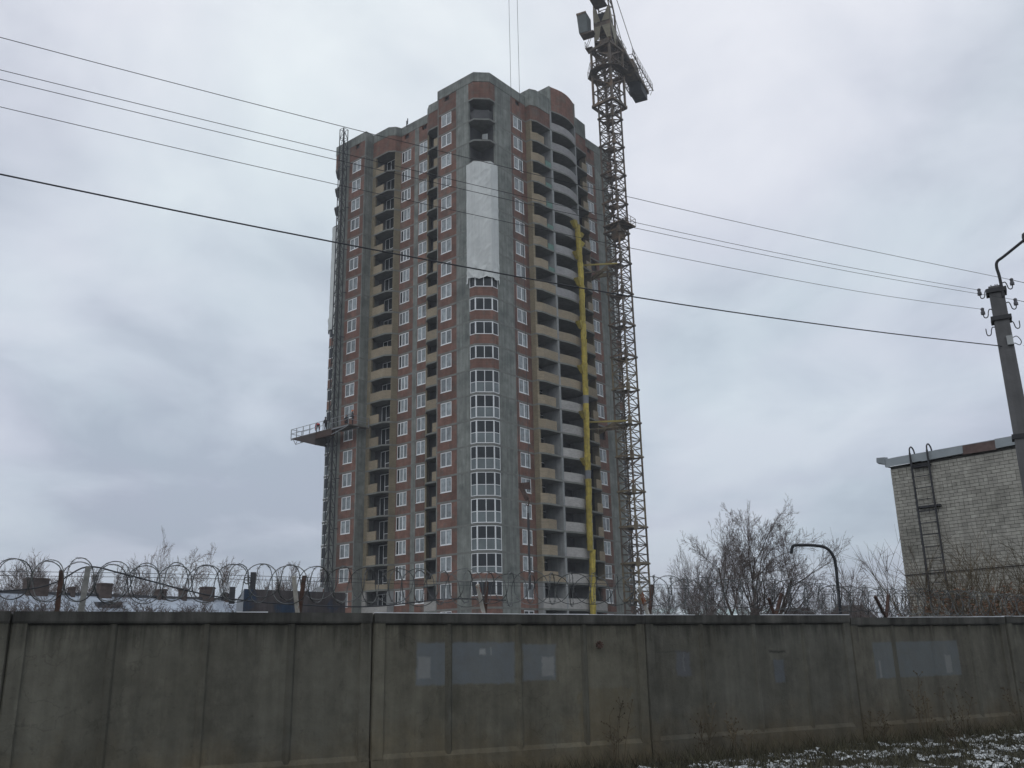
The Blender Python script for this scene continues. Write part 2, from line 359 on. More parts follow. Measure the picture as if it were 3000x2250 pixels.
# piers of poured concrete, one lift per storey
def lift(x0, x1, y0, y1): return MB().box(x0, x1, y0, y1, .1, H - .1).mesh('concrete_lift', CONC)
lifts = [lift(0, .3, 2.2, 4.2), lift(0, .3, 23.75, 25.8), lift(2.65, 2.9, 13.3, 14.05), lift(0, 2.88, 20.6, 20.75), lift(0, 1.4, 7.15, 7.3),
         lift(2.3, 5.15, 0, .3), lift(22.75, 25.8, 0, .3)]
for n in range(-1, 22):
    hh = 1 if n < 21 else .79
    for m_ in lifts:
        o = inst('concrete_wall', m_, B, (0, 0, J(n)))
        if n == 21: o.scale = (1, 1, .86)
# brick infill panels with their window openings (x right, y inward, z up)
def infill(w, x0, x1, name='brick_panel'):
    m_ = MB(); z0, z1 = .1, H - .1
    m_.box(0, x0, 0, .24, z0, z1).box(x1, w, 0, .24, z0, z1).box(x0, x1, 0, .24, z0, 1.08).box(x0, x1, 0, .24, 2.66, z1)
    return m_.mesh(name, BRICK)
def attic(w, x0, x1):
    m_ = MB(); m_.box(0, x0, 0, .24, .1, 2.3).box(x1, w, 0, .24, .1, 2.3).box(x0, x1, 0, .24, .1, 1.62).box(x0, x1, 0, .24, 2.25, 2.3)
    return m_.mesh('brick_panel', BRICK)
def frame_mesh(w, lights, fr=.075, hh=1.58):
    m_ = MB(); d0, d1 = -.012, .06
    m_.box(0, fr, d0, d1, 0, hh).box(w - fr, w, d0, d1, 0, hh).box(fr, w - fr, d0, d1, 0, fr * 1.15).box(fr, w - fr, d0, d1, hh - fr * 1.3, hh)
    x = 0; pans = []
    tot = sum(lights); inner = w - 2 * fr; mw = .11
    usable = inner - mw * (len(lights) - 1); x = fr
    for i, q in enumerate(lights):
        pw = usable * q / tot; pans.append((x, x + pw)); x += pw
        if i < len(lights) - 1: m_.box(x, x + mw, d0, d1, fr * 1.15, hh - fr * 1.3); x += mw
    # flared mounting foam at the corners and the sill
    m_.box(-.05, w + .05, -.045, .0 - .013, -.06, -.002)
    for xx, sg in ((0, -1), (w, 1)):
        m_.hull8([(xx + sg * .001, -.014, hh - .18), (xx + sg * .07, -.014, hh - .02), (xx + sg * .07, .02, hh - .02), (xx + sg * .001, .02, hh - .18), (xx + sg * .001, -.014, hh - .04), (xx + sg * .085, -.014, hh + .03), (xx + sg * .085, .02, hh + .03), (xx + sg * .001, .02, hh - .04)])
    m_.box(0, w, -.013, .02, hh, hh + .035)
    return m_.mesh('window', PVC), pans, fr, hh
def pane_mesh(w, hh, m): return MB().box(0, w, .02, .045, 0, hh).mesh('pane', m)
bays = [  # side, start, depth, width, win x0, x1, lights, dark light index
    ('L', 23.75, 0., 3.0, .6, 2.3, (1, 1), ()),
    ('L', 16.6, 2.65, 2.55, .15, 1.85, (.75, 1, 1), (0,)),
    ('L', 13.3, 2.65, 2.0, .1, 1.56, (.9, 1), ()),
    ('L', 7.15, 0., 2.95, .48, 2.15, (1, 1), ()),
    ('R', 5.15, 0., 2.85, .5, 2.2, (1, 1), ()),
    ('R', 19.95, 0., 2.8, .75, 2.25, (1, 1), ()),
]
for side, st, dep, w, x0, x1, lights, dk in bays:
    pm = infill(w, x0, x1); am = attic(w, x0 + .5, x0 + 1.3)
    fm, pans, fr, hh = frame_mesh(x1 - x0 - .02, lights)
    pmesh = [pane_mesh(b - a, hh - fr * 2.45, GLASS if i in dk else FILM) for i, (a, b) in enumerate(pans)]
    def pos(x, y, z): return (dep + y, st - x, z) if side == 'L' else (st + x, dep + y, z)
    rz = -PI / 2 if side == 'L' else 0
    for n in range(-1, 21):
        inst('brick_panel', pm, B, pos(0, 0, J(n)), rz)
        gone = (side == 'R' and st > 10 and n in (15, 7))
        if gone: continue
        wo = inst('window', fm, B, pos(x0 + .01, .03, J(n) + 1.08), rz)
        if n < 0: continue
        for (a, b), q in zip(pans, pmesh):
            po = inst('pane', q, wo, (a, 0, fr * 1.15))
            if rnd.random() < .09: po.location.y += .035; po.rotation_euler = (0, 0, -.06)
    inst('brick_panel', am, B, pos(0, 0, J(21)), rz)

# loggia side walls, fins and pillars
def col_(name, m, poly, n0, n1, z1=H - .1):
    ms = MB().prism(poly, .1, z1).mesh(name, m)
    for n in range(n0, n1 + 1): inst(name, ms, B, (0, 0, J(n)))
col_('tan_pillar', KHAKI, [(1.35, 20.0), (1.65, 20.0), (1.65, 20.6), (1.35, 20.6)], 1, 20)
col_('tan_pillar', KHAKI, [(1.9, 16.9), (2.65, 16.6), (2.75, 16.78), (1.98, 17.1)], 1, 20)
col_('tan_pillar', KHAKI, [(1.9, 11.0), (1.98, 10.8), (2.75, 11.12), (2.65, 11.3)], 1, 20)
col_('grey_pillar', WHITEB, [(1.35, 20.0), (1.65, 20.0), (1.65, 20.6), (1.35, 20.6)], -1, 0)
col_('grey_pillar', CONCL, [(1.9, 16.9), (2.65, 16.6), (2.75, 16.78), (1.98, 17.1)], -1, 0)
col_('side_wall', BRICKB, [(8.0, -.05), (8.25, -.05), (8.25, 1.3), (8.0, 1.3)], -1, 20)
col_('side_wall', KHAKI, [(8.0, -.75), (8.25, -.82), (8.25, -.05), (8.0, -.05)], 1, 20)
col_('side_wall', CONCL, [(8.0, -.75), (8.25, -.82), (8.25, -.05), (8.0, -.05)], -1, 0)
col_('side_wall', KHAKI, [(19.65, -.7), (19.9, -.6), (19.9, .3), (19.65, .3)], 1, 20)
col_('fin_wall', CONCL, [(11.4, -1.26), (11.7, -1.29), (11.7, 1.3), (11.4, 1.3)], -1, 21)
col_('fin_wall', CONCL, [(16.6, -1.29), (16.85, -1.26), (16.85, 1.3), (16.6, 1.3)], -1, 21)
inst('floor_slab', MB().prism([(11.4, -1.27)] + arc + [(16.85, -1.27), (16.85, 1.3), (11.4, 1.3)], -.1, .1).mesh('floor_slab', SLAB), B, (0, 0, J(22)))
# balcony parapets, storey by storey
def uvp(path): return [(v, u) for u, v in path]
b1full = [(1.35, 20.0), (1.35, 17.7), (1.9, 16.9)]; b1part = [(1.35, 20.0), (1.35, 18.45)]; b1wide = [(1.35, 20.0), (1.35, 17.9)]
b2full = [(1.35, 10.2), (1.35, 7.3)]; b2c = [(1.9, 11.0), (1.35, 10.2), (1.35, 7.3)]; b2part = [(1.35, 9.3), (1.35, 7.3)]
b3full = blk; b3part = [(8.0, -.75), (8.8, -1.15), (10.15, -1.20)]; b3wide = [(8.0, -.75), (8.8, -1.15), (10.75, -1.22)]
b5full = blk2; b5part = [(18.2, -1.17), (19.3, -1.1), (19.9, -.6)]
def par(path, z0, z1, m, n):
    MB().wall(path, J(n) + z0, J(n) + z1, .12).build('balcony_parapet', m, B)
for n in range(0, 21):
    tn = TAN
    if n == 0:
        par(b1full, .1, 1.1, WHITEB, n); par(b2c, .1, 1.1, WHITEB, n); par(b3full, .1, 1.15, WHITEB, n); par(b5full, .1, 1.1, WHITEB, n); par(arc, .1, 1.2, WHITEB, n); continue
    par(arc, .1, 1.12, TAN if 9 <= n <= 12 else (WHITEB if n <= 8 else SILI), n)
    if n == 1:
        par(b1full, .1, .62, tn, n); par(b1part, .62, 1.15, tn, n); par(b2c, .1, .62, tn, n); par(b2part, .62, 1.15, tn, n); par(b3full, .1, .6, tn, n); par(b3part, .6, 1.15, tn, n); par(b5full, .1, .6, tn, n); continue
    if 9 <= n <= 12: par(b1full, .1, 1.15, tn, n)
    else: par(b1wide if n == 13 else b1part, .1, 1.15, tn, n)
    par(b2c if 8 <= n <= 13 else b2part, .1, 1.15, tn, n)
    par(b3full if 9 <= n <= 13 else (b3wide if n in (8, 7) else b3part), .1, 1.15, tn, n)
    par(b5full if 9 <= n <= 12 else b5part, .1, 1.15, tn, n)
par(arc, .1, 1.12, SILI, 21)
netm = MB()
for n in (13, 14, 15, 16, 17, 18, 19):
    m_ = MB(); m_.wall([(10.3, -1.17), (11.38, -1.2)], J(n) + .1, J(n) + (.85 if n % 2 else .6), .02); m_.build('safety_net', NETG, B)
# loggia back windows with balcony doors
def door_unit():
    m_ = MB(); w = 1.6
    for x in (0, .75, w - .06): m_.box(x, x + .06, -.03, .02, .15 if x < 1 else .95, 2.45)
    m_.box(0, w, -.031, .021, 2.4, 2.46).box(0, .8, -.031, .021, .12, .18).box(.8, w, -.031, .021, .92, .98)
    g = MB(); g.box(.06, .75, -.01, .01, .18, 2.4).box(.81, w - .06, -.01, .01, .98, 2.4)
    return m_.mesh('balcony_door', PVC), g.mesh('pane', GLASS)
dm, dg = door_unit()
for n in range(0, 21):
    for loc, rz in (((2.87, 19.5, J(n)), -PI / 2), ((9.9, 1.27, J(n)), 0), ((18.2, 1.27, J(n)), 0)):
        o = inst('balcony_door', dm, B, loc, rz); inst('door_pane', dg, o)

# corner loggias: same meshes turned about the block's centre
CORN = [((0, 0), 0.), ((0, BW), -PI / 2), ((BW, 0), PI / 2)]
P0_, P1_, P2_, P3_ = (0, 2.2), (0, 1.35), (1.35, 0), (2.3, 0)
def rpath(off): return [(P0_[0] + off, P0_[1]), (P1_[0] + off, P1_[1] + off * .4), (P2_[0] + off * .4, P2_[1] + off), (P3_[0], P3_[1] + off)]
def bay_frame(z0, z1, trans):
    m_ = MB(); panes = []
    pts = [Vector(p) for p in rpath(.04)]
    segs = [(pts[0], pts[1], 1), (pts[1], pts[2], 2), (pts[2], pts[3], 1)]
    for a, b, k in segs:
        d = (b - a); ln = d.length; d.normalize(); nrm = Vector((-d.y, d.x)); f = .075
        def bx(s0, s1, za, zb, y0=-.03, y1=.04):
            q = [a + d * s0 + nrm * y0, a + d * s1 + nrm * y0, a + d * s1 + nrm * y1, a + d * s0 + nrm * y1]
            return [(w.x, w.y, za) for w in q] + [(w.x, w.y, zb) for w in q]
        m_.hull8(bx(0, f, z0, z1)).hull8(bx(ln - f, ln, z0, z1)).hull8(bx(f, ln - f, z0, z0 + .08)).hull8(bx(f, ln - f, z1 - .08, z1))
        edges = [f, ln - f] if k == 1 else [f, ln / 2 - .04, ln / 2 + .04, ln - f]
        if k == 2: m_.hull8(bx(ln / 2 - .04, ln / 2 + .04, z0 + .08, z1 - .08))
        if trans: m_.hull8(bx(f, ln - f, trans - .035, trans + .035, -.028, .042))
        for i in range(0, len(edges), 2):
            if trans:
                panes.append((MB().hull8(bx(edges[i], edges[i + 1], trans + .035, z1 - .08, 0, .02)), GLASS)); panes.append((MB().hull8(bx(edges[i], edges[i + 1], z0 + .08, trans - .035, 0, .02)), GLASSG))
            else: panes.append((MB().hull8(bx(edges[i], edges[i + 1], z0 + .08, z1 - .08, 0, .02)), GLASS))
    return m_.mesh('bay_window', PVC), [q.mesh('bay_pane', g) for q, g in panes]
bw_full = bay_frame(.14, 2.66, 1.32); bw_1 = bay_frame(.62, 2.66, 1.3); bw_small = bay_frame(1.18, 2.66, None)
bk_small = MB().wall(rpath(.02), .1, 1.18, .12).mesh('bay_brick', BRICK); bk_1 = MB().wall(rpath(.02), .1, .62, .12).mesh('bay_brick', BRICK)
bk_full = MB().wall(rpath(.02), .1, 2.7, .12).mesh('bay_brick', BRICK)
bk_top = MB().wall(rpath(.02), .1, 2.3, .12).mesh('bay_brick', BRICK)
for (ox, oy), rz in CORN:
    near = (ox, oy) == (0, 0)
    def put(name, m_, n): return inst(name, m_, B, (ox, oy, J(n)), rz)
    for n in range(-1, 13):
        wtype = None
        if n == -1: put('bay_brick', bk_full, n)
        elif n == 0 or 9 <= n <= 12: put('bay_brick', bk_small, n); wtype = bw_small
        elif n == 1: put('bay_brick', bk_1, n); wtype = bw_1
        else: wtype = bw_full
        if wtype:
            o = put('bay_window', wtype[0], n)
            for q in wtype[1]: inst('bay_pane', q, o)
    put('bay_brick', bk_top, 21)
    # tarp over the open storeys, wrinkled
    m_ = MB(); pth = [Vector(p) for p in [(-.07, 2.45), (-.07, 1.33), (1.33, -.07), (2.45, -.07)]]
    lens = [(pth[i + 1] - pth[i]).length for i in range(3)]; tot = sum(lens); NU, NV = 56, 170; seed = ox * 3.1 + oy * 1.7
    for j in range(NV + 1):
        for i in range(NU + 1):
            s_ = tot * i / NU; k = 0
            while k < 2 and s_ > lens[k]: s_ -= lens[k]; k += 1
            d = (pth[k + 1] - pth[k]).normalized(); p = pth[k] + d * s_; nn = Vector((d.y, -d.x)); nn = -nn if nn.dot(Vector((-1, -1))) < 0 else nn
            u = i / NU; v = j / NV
            zb = 42.55 - .45 * (1 - abs(2 * u - 1)) * 0 - (.55 if u < .06 or u > .95 else 0) + .22 * math.sin(u * 13 + seed) * .6
            zt = 57.12 - (.0 if .2 < u < .8 else .25 * abs(u - .5))
            z = zb + (zt - zb) * v
            low = max(0, 1 - v * 5.5)
            wv = .035 * noise.noise(Vector((u * 3 + v * 6, v * 22 - u * 9, seed))) + low * .20 * noise.noise(Vector((u * 7 + v * 14, v * 10 - u * 6, seed + 4))) + .05 * noise.noise(Vector((u * 2, v * 7, seed + 8)))
            r1 = 1 - abs(noise.noise(Vector((u * 1.6 + v * 5.2, v * 3.0 - u * 1.1, seed + 20)))) * 2.6; r2 = 1 - abs(noise.noise(Vector((u * 2.5 - v * 9, v * 6 + u * 1.2, seed + 31)))) * 3
            p = p + nn * (.05 + abs(wv) * 1.2 + .05 * max(0, r1) ** 6 * (.4 + low) + .022 * max(0, r2) ** 5); m_.v.append((p.x, p.y, z))
    for j in range(NV):
        for i in range(NU): a = j * (NU + 1) + i; m_.f.append((a, a + 1, a + NU + 2, a + NU + 1))
    tp = inst('tarp', m_.mesh('tarp', TARPM, True), None)
    tp.location = Vector((-2.85, 94.6, 0)) + Matrix.Rotation(R(50), 3, 'Z') @ Vector((ox, oy, 0)); tp.rotation_euler = (0, 0, R(50) + rz)
    tag(tp, {(0, 0): 'white tarp stretched over the open loggias on the near corner of the brick tower', (0, BW): 'white tarp seen edge-on along the far left edge of the brick tower', (BW, 0): 'white tarp showing behind the crane mast on the right edge of the tower'}[(ox, oy)], 'tarp', 'tarps over the corner loggias')
# pale board on the 18th open storey, dark boarding at the top one
fb = MB().hull8([(.66, .62, 0), (1.12, .16, 0), (1.16, .2, 0), (.7, .66, 0), (.70, .66, .68), (1.18, .2, .82), (1.22, .24, .82), (.74, .70, .68)]).build('insulation_board', CONCL)
fb.location = Vector((-2.85, 94.6, J(19) + .1)); fb.rotation_euler = (0, 0, R(50)); tag(fb, 'white board leaning on the edge of an open corner storey above the tarp', 'board')
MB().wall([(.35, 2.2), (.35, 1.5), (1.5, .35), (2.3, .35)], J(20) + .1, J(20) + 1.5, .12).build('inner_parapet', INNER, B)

# attic: brick above the balconies, the concrete parapet ring, roof blocks
MB().wall([(2.65, 11.3), (1.9, 11.0), (1.35, 10.2), (1.35, 7.3)], J(21) + .1, J(21) + 2.32, .2).build('attic_brick', BRICK, B)
MB().wall([(1.35, 20.6), (1.35, 17.7), (1.9, 16.9), (2.65, 16.6)], J(21) + .1, J(21) + 2.32, .2).build('attic_brick', BRICK, B)
o_l = [p for p in outline]
i0 = o_l.index((8.0, 0)); i1 = o_l.index((19.9, 0))
ring = o_l[i1:] + o_l[:i0 + 1] if i0 < i1 else o_l[i1:i0 + 1]
MB().wall([(p[0], p[1]) for p in grow(outline, .03)][i1:] + [(p[0], p[1]) for p in grow(outline, .03)][:i0 + 1], 67.92, 69.17, .3).build('roof_parapet', CONC, B)
MB().prism([(.3, 2.5), (2.5, .3), (27, .3), (27.6, 27), (2.5, 27.6), (.3, 20.9), (3, 20.7), (3, 7.2), (.3, 7.2)], 68.8, 68.9).build('roof_deck', SLAB, B)
MB().prism([(8.0, -.77), (8.8, -1.18), (11.4, -1.27), (11.4, 3.2), (8.0, 3.2)], 67.7, 70.0).build('roof_block', CONC, B)
MB().prism([(8.02, -.73), (8.82, -1.13), (11.4, -1.22), (11.4, .2), (8.02, .2)], J(21) + .1, 67.7).build('attic_brick', BRICK, B)
MB().prism([(16.85, -1.27), (19.3, -1.13), (19.93, -.62), (19.93, 3.2), (16.85, 3.2)], 67.7, 70.0).build('roof_block', CONC, B)
MB().prism([(16.86, -1.22), (19.3, -1.07), (19.9, -.57), (19.9, .2), (16.86, .2)], J(21) + .1, 67.7).build('attic_brick', BRICK, B)
MB().wall(arc, J(22) + .1, 71.9, .25).build('attic_brick', BRICK, B)
MB().box(11.4, 11.7, -1.3, 3.2, J(22) + .1, 71.9).box(16.6, 16.85, -1.3, 3.2, J(22) + .1, 71.9).build('roof_block', CONC, B)
MB().prism([(11.7, 3.2), (11.7, -1.0), (14, -1.4), (16.6, -1.0), (16.6, 3.2)], 71.2, 71.3).build('roof_deck', SLAB, B)
for x, y in ((2.5, 15.5), (2.2, 15.0)): MB().bar((x, y, 68.9), (x, y, 69.75), .09).build('roof_post', DARK, B)

# ------------------------------------------------------------------ lattice helper
def lattice(m, a, z0, z1, n, t, leg, cx=0., cy=0., diag=True, cross=False):
    c = [(cx - a / 2, cy - a / 2), (cx + a / 2, cy - a / 2), (cx + a / 2, cy + a / 2), (cx - a / 2, cy + a / 2)]
    for p in c: m.bar((*p, z0), (*p, z1), leg)
    h = (z1 - z0) / n
    for k in range(n):
        za, zb = z0 + h * k, z0 + h * (k + 1)
        for i in range(4):
            p, q = c[i], c[(i + 1) % 4]
            m.bar((*p, zb), (*q, zb), t)
            if diag:
                if (k + i) % 2 or cross: m.bar((*p, za), (*q, zb), t)
                if not (k + i) % 2 or cross: m.bar((*q, za), (*p, zb), t)
    return m

# ------------------------------------------------------------------ tower crane
CR = thing('tower_crane', 'tall rusty tower crane with lattice mast tied to the brick tower', 'crane', (13.8, 108.2, 0), R(49))
sec = lattice(MB(), 2.1, 0, 4.17, 4, .085, .17)
sec.bar((-1.05, -1.05, 2.1), (1.05, 1.05, 2.1), .05)
secm = sec.mesh('mast_section', STEEL); secy = sec.mesh('mast_section', STEELY)
col = MB()
for a, b in (((-1.2, -1.2), (1.2, -1.2)), ((1.2, -1.2), (1.2, 1.2)), ((1.2, 1.2), (-1.2, 1.2)), ((-1.2, 1.2), (-1.2, -1.2))): col.bar((*a, 0), (*b, 0), .13, .2)
col.box(-.1, 1.0, -.2, 1.0, -.02, .05); col.box(-1.3, -.95, -1.3, -.95, -.45, .55).box(.95, 1.3, .95, 1.3, -.45, .4)
colm = col.mesh('mast_collar', STEEL); coly = col.mesh('mast_collar', STEELY)
rest = MB().hull8([(-.9, -.9, 0), (.2, -.9, 0), (.2, -.1, .35), (-.9, -.1, .35), (-.9, -.9, .08), (.2, -.9, .08), (.2, -.1, .43), (-.9, -.1, .43)]).mesh('rest_platform', RUST)
ladd = MB()
for x in (-.2, .2): ladd.bar((x, .5, 0), (x, .5, 4.17), .05)
for k in range(11): ladd.bar((-.2, .5, .2 + k * .38), (.2, .5, .2 + k * .38), .035)
laddm = ladd.mesh('ladder', STEEL)
z = -.46; k = 0
while z < 80:
    low = z < 33
    inst('mast_section', secy if low and k % 2 == 0 else secm, CR, (0, 0, z)); inst('ladder', laddm, CR, (0, 0, z))
    if 3 < z < 72: inst('mast_collar', coly if low else colm, CR, (0, 0, z)); inst('rest_platform', rest, CR, (.5, .3, z + 1.9))
    z += 4.17; k += 1
MB().prism([(-2.6, -2.6), (2.6, -2.6), (2.6, 2.6), (-2.6, 2.6)], 0, 3.0).build('footing', CONC, CR)
# climbing cage around the mast head
cg = lattice(MB(), 3.0, 72.2, 81.2, 4, .13, .24)
cg.build('climbing_cage', STEEL, CR)
for zz in (72.3, 77.4, 81.0):
    m_ = MB(); a = 1.62
    for p, q in (((-a, -a), (a, -a)), ((a, -a), (a, a)), ((a, a), (-a, a)), ((-a, a), (-a, -a))): m_.bar((*p, zz), (*q, zz), .3, .34)
    m_.build('cage_ring', STEEL, CR)
m_ = MB(); ro, ri = 2.75, 1.6; ring_ = [(ro * math.cos(t), ro * math.sin(t)) for t in [PI / 8 + i * PI / 4 for i in range(8)]]
for i in range(8):
    a, b = Vector(ring_[i]), Vector(ring_[(i + 1) % 8]); c, d = a * .62, b * .62
    m_.hull8([(*a, 77.3), (*b, 77.3), (*d, 77.3), (*c, 77.3), (*a, 77.38), (*b, 77.38), (*d, 77.38), (*c, 77.38)])
m_.build('ring_platform', STEEL, CR)
m_ = MB()
for i in range(8):
    a, b = ring_[i], ring_[(i + 1) % 8]; m_.bar((*a, 77.3), (*a, 78.4), .05)
    for h in (77.85, 78.4): m_.bar((*a, h), (*b, h), .04)
m_.build('railing', STEEL, CR)
# mid-height landing with a dark cabin
m_ = MB().box(-1.3, 1.6, -1.9, 1.2, 54.6, 54.75); m_.build('landing_platform', STEEL, CR)
m_ = MB()
for a, b in (((-.6, -1.9), (1.6, -1.9)), ((1.6, -1.9), (1.6, 1.2))):
    for h in (55.25, 55.75): m_.bar((*a, h), (*b, h), .045)
for p in ((-.6, -1.9), (.5, -1.9), (1.6, -1.9), (1.6, -.2), (1.6, 1.2)): m_.bar((*p, 54.7), (*p, 55.75), .05)
m_.build('railing', STEEL, CR)
MB().box(-.5, .7, -.8, .5, 52.9, 54.5).build('landing_cabin', STEEL, CR)
# ties to the building
for zt in (28.7, 49.0):
    m_ = MB(); m_.bar((-3.85, 2.85, zt), (-1.25, -.7, zt), .12, .2).build('tie_beam', YELLOW, CR)
    m_ = MB(); m_.bar((-3.6, 3.9, zt - .75), (-1.2, .6, zt - .5), .1, .16).build('tie_beam', STEELY, CR)
    m_ = MB(); m_.bar((.1, 4.0, zt), (1.25, 1.0, zt), .2, .5).build('tie_beam', STEELY, CR)
    m_ = MB(); m_.bar((-.6, 4.0, zt - .6), (-1.2, .9, zt), .2, .5).build('tie_beam', STEELY, CR)
# upper works, +x = towards the jib tip
UR = R(245 - 49)
def upart(m_, name, material): return inst(name, m_.mesh(name, material), CR, (0, 0, 0), UR)
m_ = MB(); m_.tube([(0, 0, 81.2), (0, 0, 82.0)], 1.25, 16); upart(m_, 'slewing_ring', STEEL)
m_ = MB().box(-1.5, 1.25, -1.15, 1.15, 81.9, 82.15); upart(m_, 'slewing_platform', STEEL)
m_ = MB()
hb = [(-1.1, -1.1), (1.2, -1.1), (1.2, 1.1), (-1.1, 1.1)]; ht = [(2.4, -.35), (3.1, -.35), (3.1, .35), (2.4, .35)]
def lerp(a, b, t): return tuple(a[i] + (b[i] - a[i]) * t for i in range(2))
for a, b in zip(hb, ht): m_.bar((*a, 82.1), (*a, 87.2), .22)
for a, b in zip(hb, ht): m_.bar((*a, 87.2), (*b, 98), .16)
for k in range(9):
    t0, t1 = k / 9, (k + 1) / 9; z0, z1 = 87.2 + 10.8 * t0, 87.2 + 10.8 * t1
    for i in range(4):
        p0, q1 = lerp(hb[i], ht[i], t0), lerp(hb[(i + 1) % 4], ht[(i + 1) % 4], t1); p1 = lerp(hb[i], ht[i], t1)
        m_.bar((*p0, z0), (*q1, z1), .08); m_.bar((*p1, z1), (*q1, z1), .08)
upart(m_, 'tower_head', STEEL)
def plate(o, pts, ax):
    m_ = MB()
    P = lambda w, h, d: (o + d, w, h) if ax == 'x' else (w, o + d, h)
    m_.v += [P(w, h, 0) for w, h in pts] + [P(w, h, .06) for w, h in pts]; k = len(pts)
    m_.f += [tuple(range(k)), tuple(reversed(range(k, 2 * k)))] + [(i, (i + 1) % k, k + (i + 1) % k, k + i) for i in range(k)]
    upart(m_, 'cream_plate', CREAM)
plate(1.33, [(-1.15, 82.2), (-.55, 82.2), (-.15, 84.3), (-1.15, 84.3)], 'x'); plate(1.33, [(1.15, 82.2), (.65, 82.2), (.0, 84.3), (1.15, 84.3)], 'x')
plate(1.33, [(-1.15, 85.0), (-.2, 85.0), (-.75, 87.1), (-1.15, 87.1)], 'x'); plate(1.33, [(1.15, 85.0), (.0, 85.0), (.9, 87.1), (1.15, 87.1)], 'x')
plate(1.18, [(-.9, 82.2), (-.2, 82.2), (1.2, 84.3), (1.2, 84.6), (-.9, 84.6)], 'y'); plate(1.18, [(1.2, 85.1), (.2, 85.1), (1.2, 87.1)], 'y')
m_ = MB().box(-1.15, 1.3, -1.17, 1.17, 84.3, 85.0); upart(m_, 'cross_girder', STEEL)
m_ = MB().box(-.9, 1.0, -.9, .9, 85.3, 86.6); upart(m_, 'machinery_box', DARK)
m_ = MB(); m_.hull8([(.9, -3.0, 83.4), (2.3, -3.0, 83.4), (2.3, -1.75, 83.4), (.9, -1.75, 83.4), (.9, -3.05, 86.1), (2.9, -3.05, 86.1), (2.9, -1.7, 86.1), (.9, -1.7, 86.1)])
cabo = upart(m_, 'operator_cab', mat('grey_cab_paint', (.135, .15, .15), var=.15))
inst('cab_window', MB().hull8([(2.5, -2.95, 84.6), (2.54, -2.95, 84.6), (2.54, -1.8, 84.6), (2.5, -1.8, 84.6), (2.78, -2.95, 85.8), (2.83, -2.95, 85.8), (2.83, -1.8, 85.8), (2.78, -1.8, 85.8)]).mesh('cab_window', GLASS), cabo)
inst('cab_trim', MB().hull8([(2.86, -3.07, 85.85), (2.92, -3.07, 85.85), (2.92, -1.68, 85.85), (2.86, -1.68, 85.85), (2.88, -3.07, 86.14), (2.95, -3.07, 86.14), (2.95, -1.68, 86.14), (2.88, -1.68, 86.14)]).mesh('cab_trim', STEEL), cabo)
m_ = MB().box(.9, 2.2, -2.9, -1.0, 83.15, 83.38); upart(m_, 'cab_bracket', STEEL)
m_ = MB().box(.2, 1.5, -2.5, -1.5, 81.3, 81.4)
for x, y in ((.2, -2.5), (1.5, -2.5), (.85, -2.5)): m_.bar((x, y, 81.3), (x, y, 82.4), .05)
for h in (81.85, 82.4): m_.bar((.2, -2.5, h), (1.5, -2.5, h), .045)
m_.bar((1.5, -2.4, 81.4), (1.5, -1.6, 83.3), .05).bar((1.1, -2.4, 81.4), (1.1, -1.6, 83.3), .05); upart(m_, 'access_platform', STEEL)
# counter jib
CZ = 84.2
m_ = MB()
for y in (-.95, .95): m_.bar((-1, y, CZ), (-16.5, y, CZ), .3, .5)
for k in range(13): x = -1 - k * 1.2; m_.bar((x, -.95, CZ), (x - 1.2, .95, CZ), .12); m_.bar((x, -.95, CZ), (x, .95, CZ), .16)
m_.box(-16.4, -1.2, -.9, .9, CZ + .22, CZ + .3)
upart(m_, 'counter_jib', STEEL)
m_ = MB()
for y in (-1.75, 1.75):
    m_.bar((-6.5, y, CZ + .2), (-16.6, y, CZ + .2), .12)
    for k in range(9): x = -6.6 - k * 1.22; m_.bar((x, y, CZ + .2), (x, y, CZ + 1.3), .05); m_.bar((x, y, CZ + .2), (x, y * .55, CZ + .2), .07); m_.bar((x, y, CZ + .2), (x - 1.2, y * .55, CZ + .2), .05)
    for h in (.75, 1.3): m_.bar((-6.6, y, CZ + h), (-16.5, y, CZ + h), .045)
for k in range(6): m_.bar((-1 - k, .95, CZ + .2), (-1 - k, .95, CZ + 1.2), .05)
for h in (.7, 1.2): m_.bar((-1, .95, CZ + h), (-6.5, .95, CZ + h), .045)
for h in (.75, 1.3): m_.bar((-16.5, -1.75, CZ + h), (-16.5, 1.75, CZ + h), .045)
upart(m_, 'walkway', STEEL)
for k in range(4):
    m_ = MB().box(-12.9 - k * .78, -13.6 - k * .78, -.95, .95, CZ - 1.6, CZ + .5); upart(m_, 'counterweight', DARK)
m_ = MB().box(-11.9, -9.2, -1.0, 1.0, CZ - .5, CZ + 1.4); m_.tube([(-8.2, -.6, CZ + .9), (-8.2, .6, CZ + .9)], .5, 12); upart(m_, 'winch', STEEL)
# jib
m_ = MB(); y_ = .8; JZ = 87.3
for k in range(31):
    x0, x1 = 1.2 + k * 1.5, 2.7 + k * 1.5
    for y in (-y_, y_):
        m_.bar((x0, y, JZ), (x1, y, JZ), .16); m_.bar((x0, y, JZ), ((x0 + x1) / 2, 0, JZ + 1.5), .08); m_.bar((x1, y, JZ), ((x0 + x1) / 2, 0, JZ + 1.5), .08)
    m_.bar((x0, -y_, JZ), (x0, y_, JZ), .09); m_.bar((x0, -y_, JZ), (x1, y_, JZ), .07); m_.bar(((x0 + x1) / 2, 0, JZ + 1.5), ((x0 + x1) / 2 + 1.5, 0, JZ + 1.5), .14)
m_.box(1.2, 6.2, -.75, .75, JZ - .1, JZ - .04)
upart(m_, 'jib', STEEL)
m_ = MB()
for y in (-.5, .5): m_.tube([(2.7, y * .5, 98), (-15.8, y * 1.6, CZ + .6)], .05, 5)
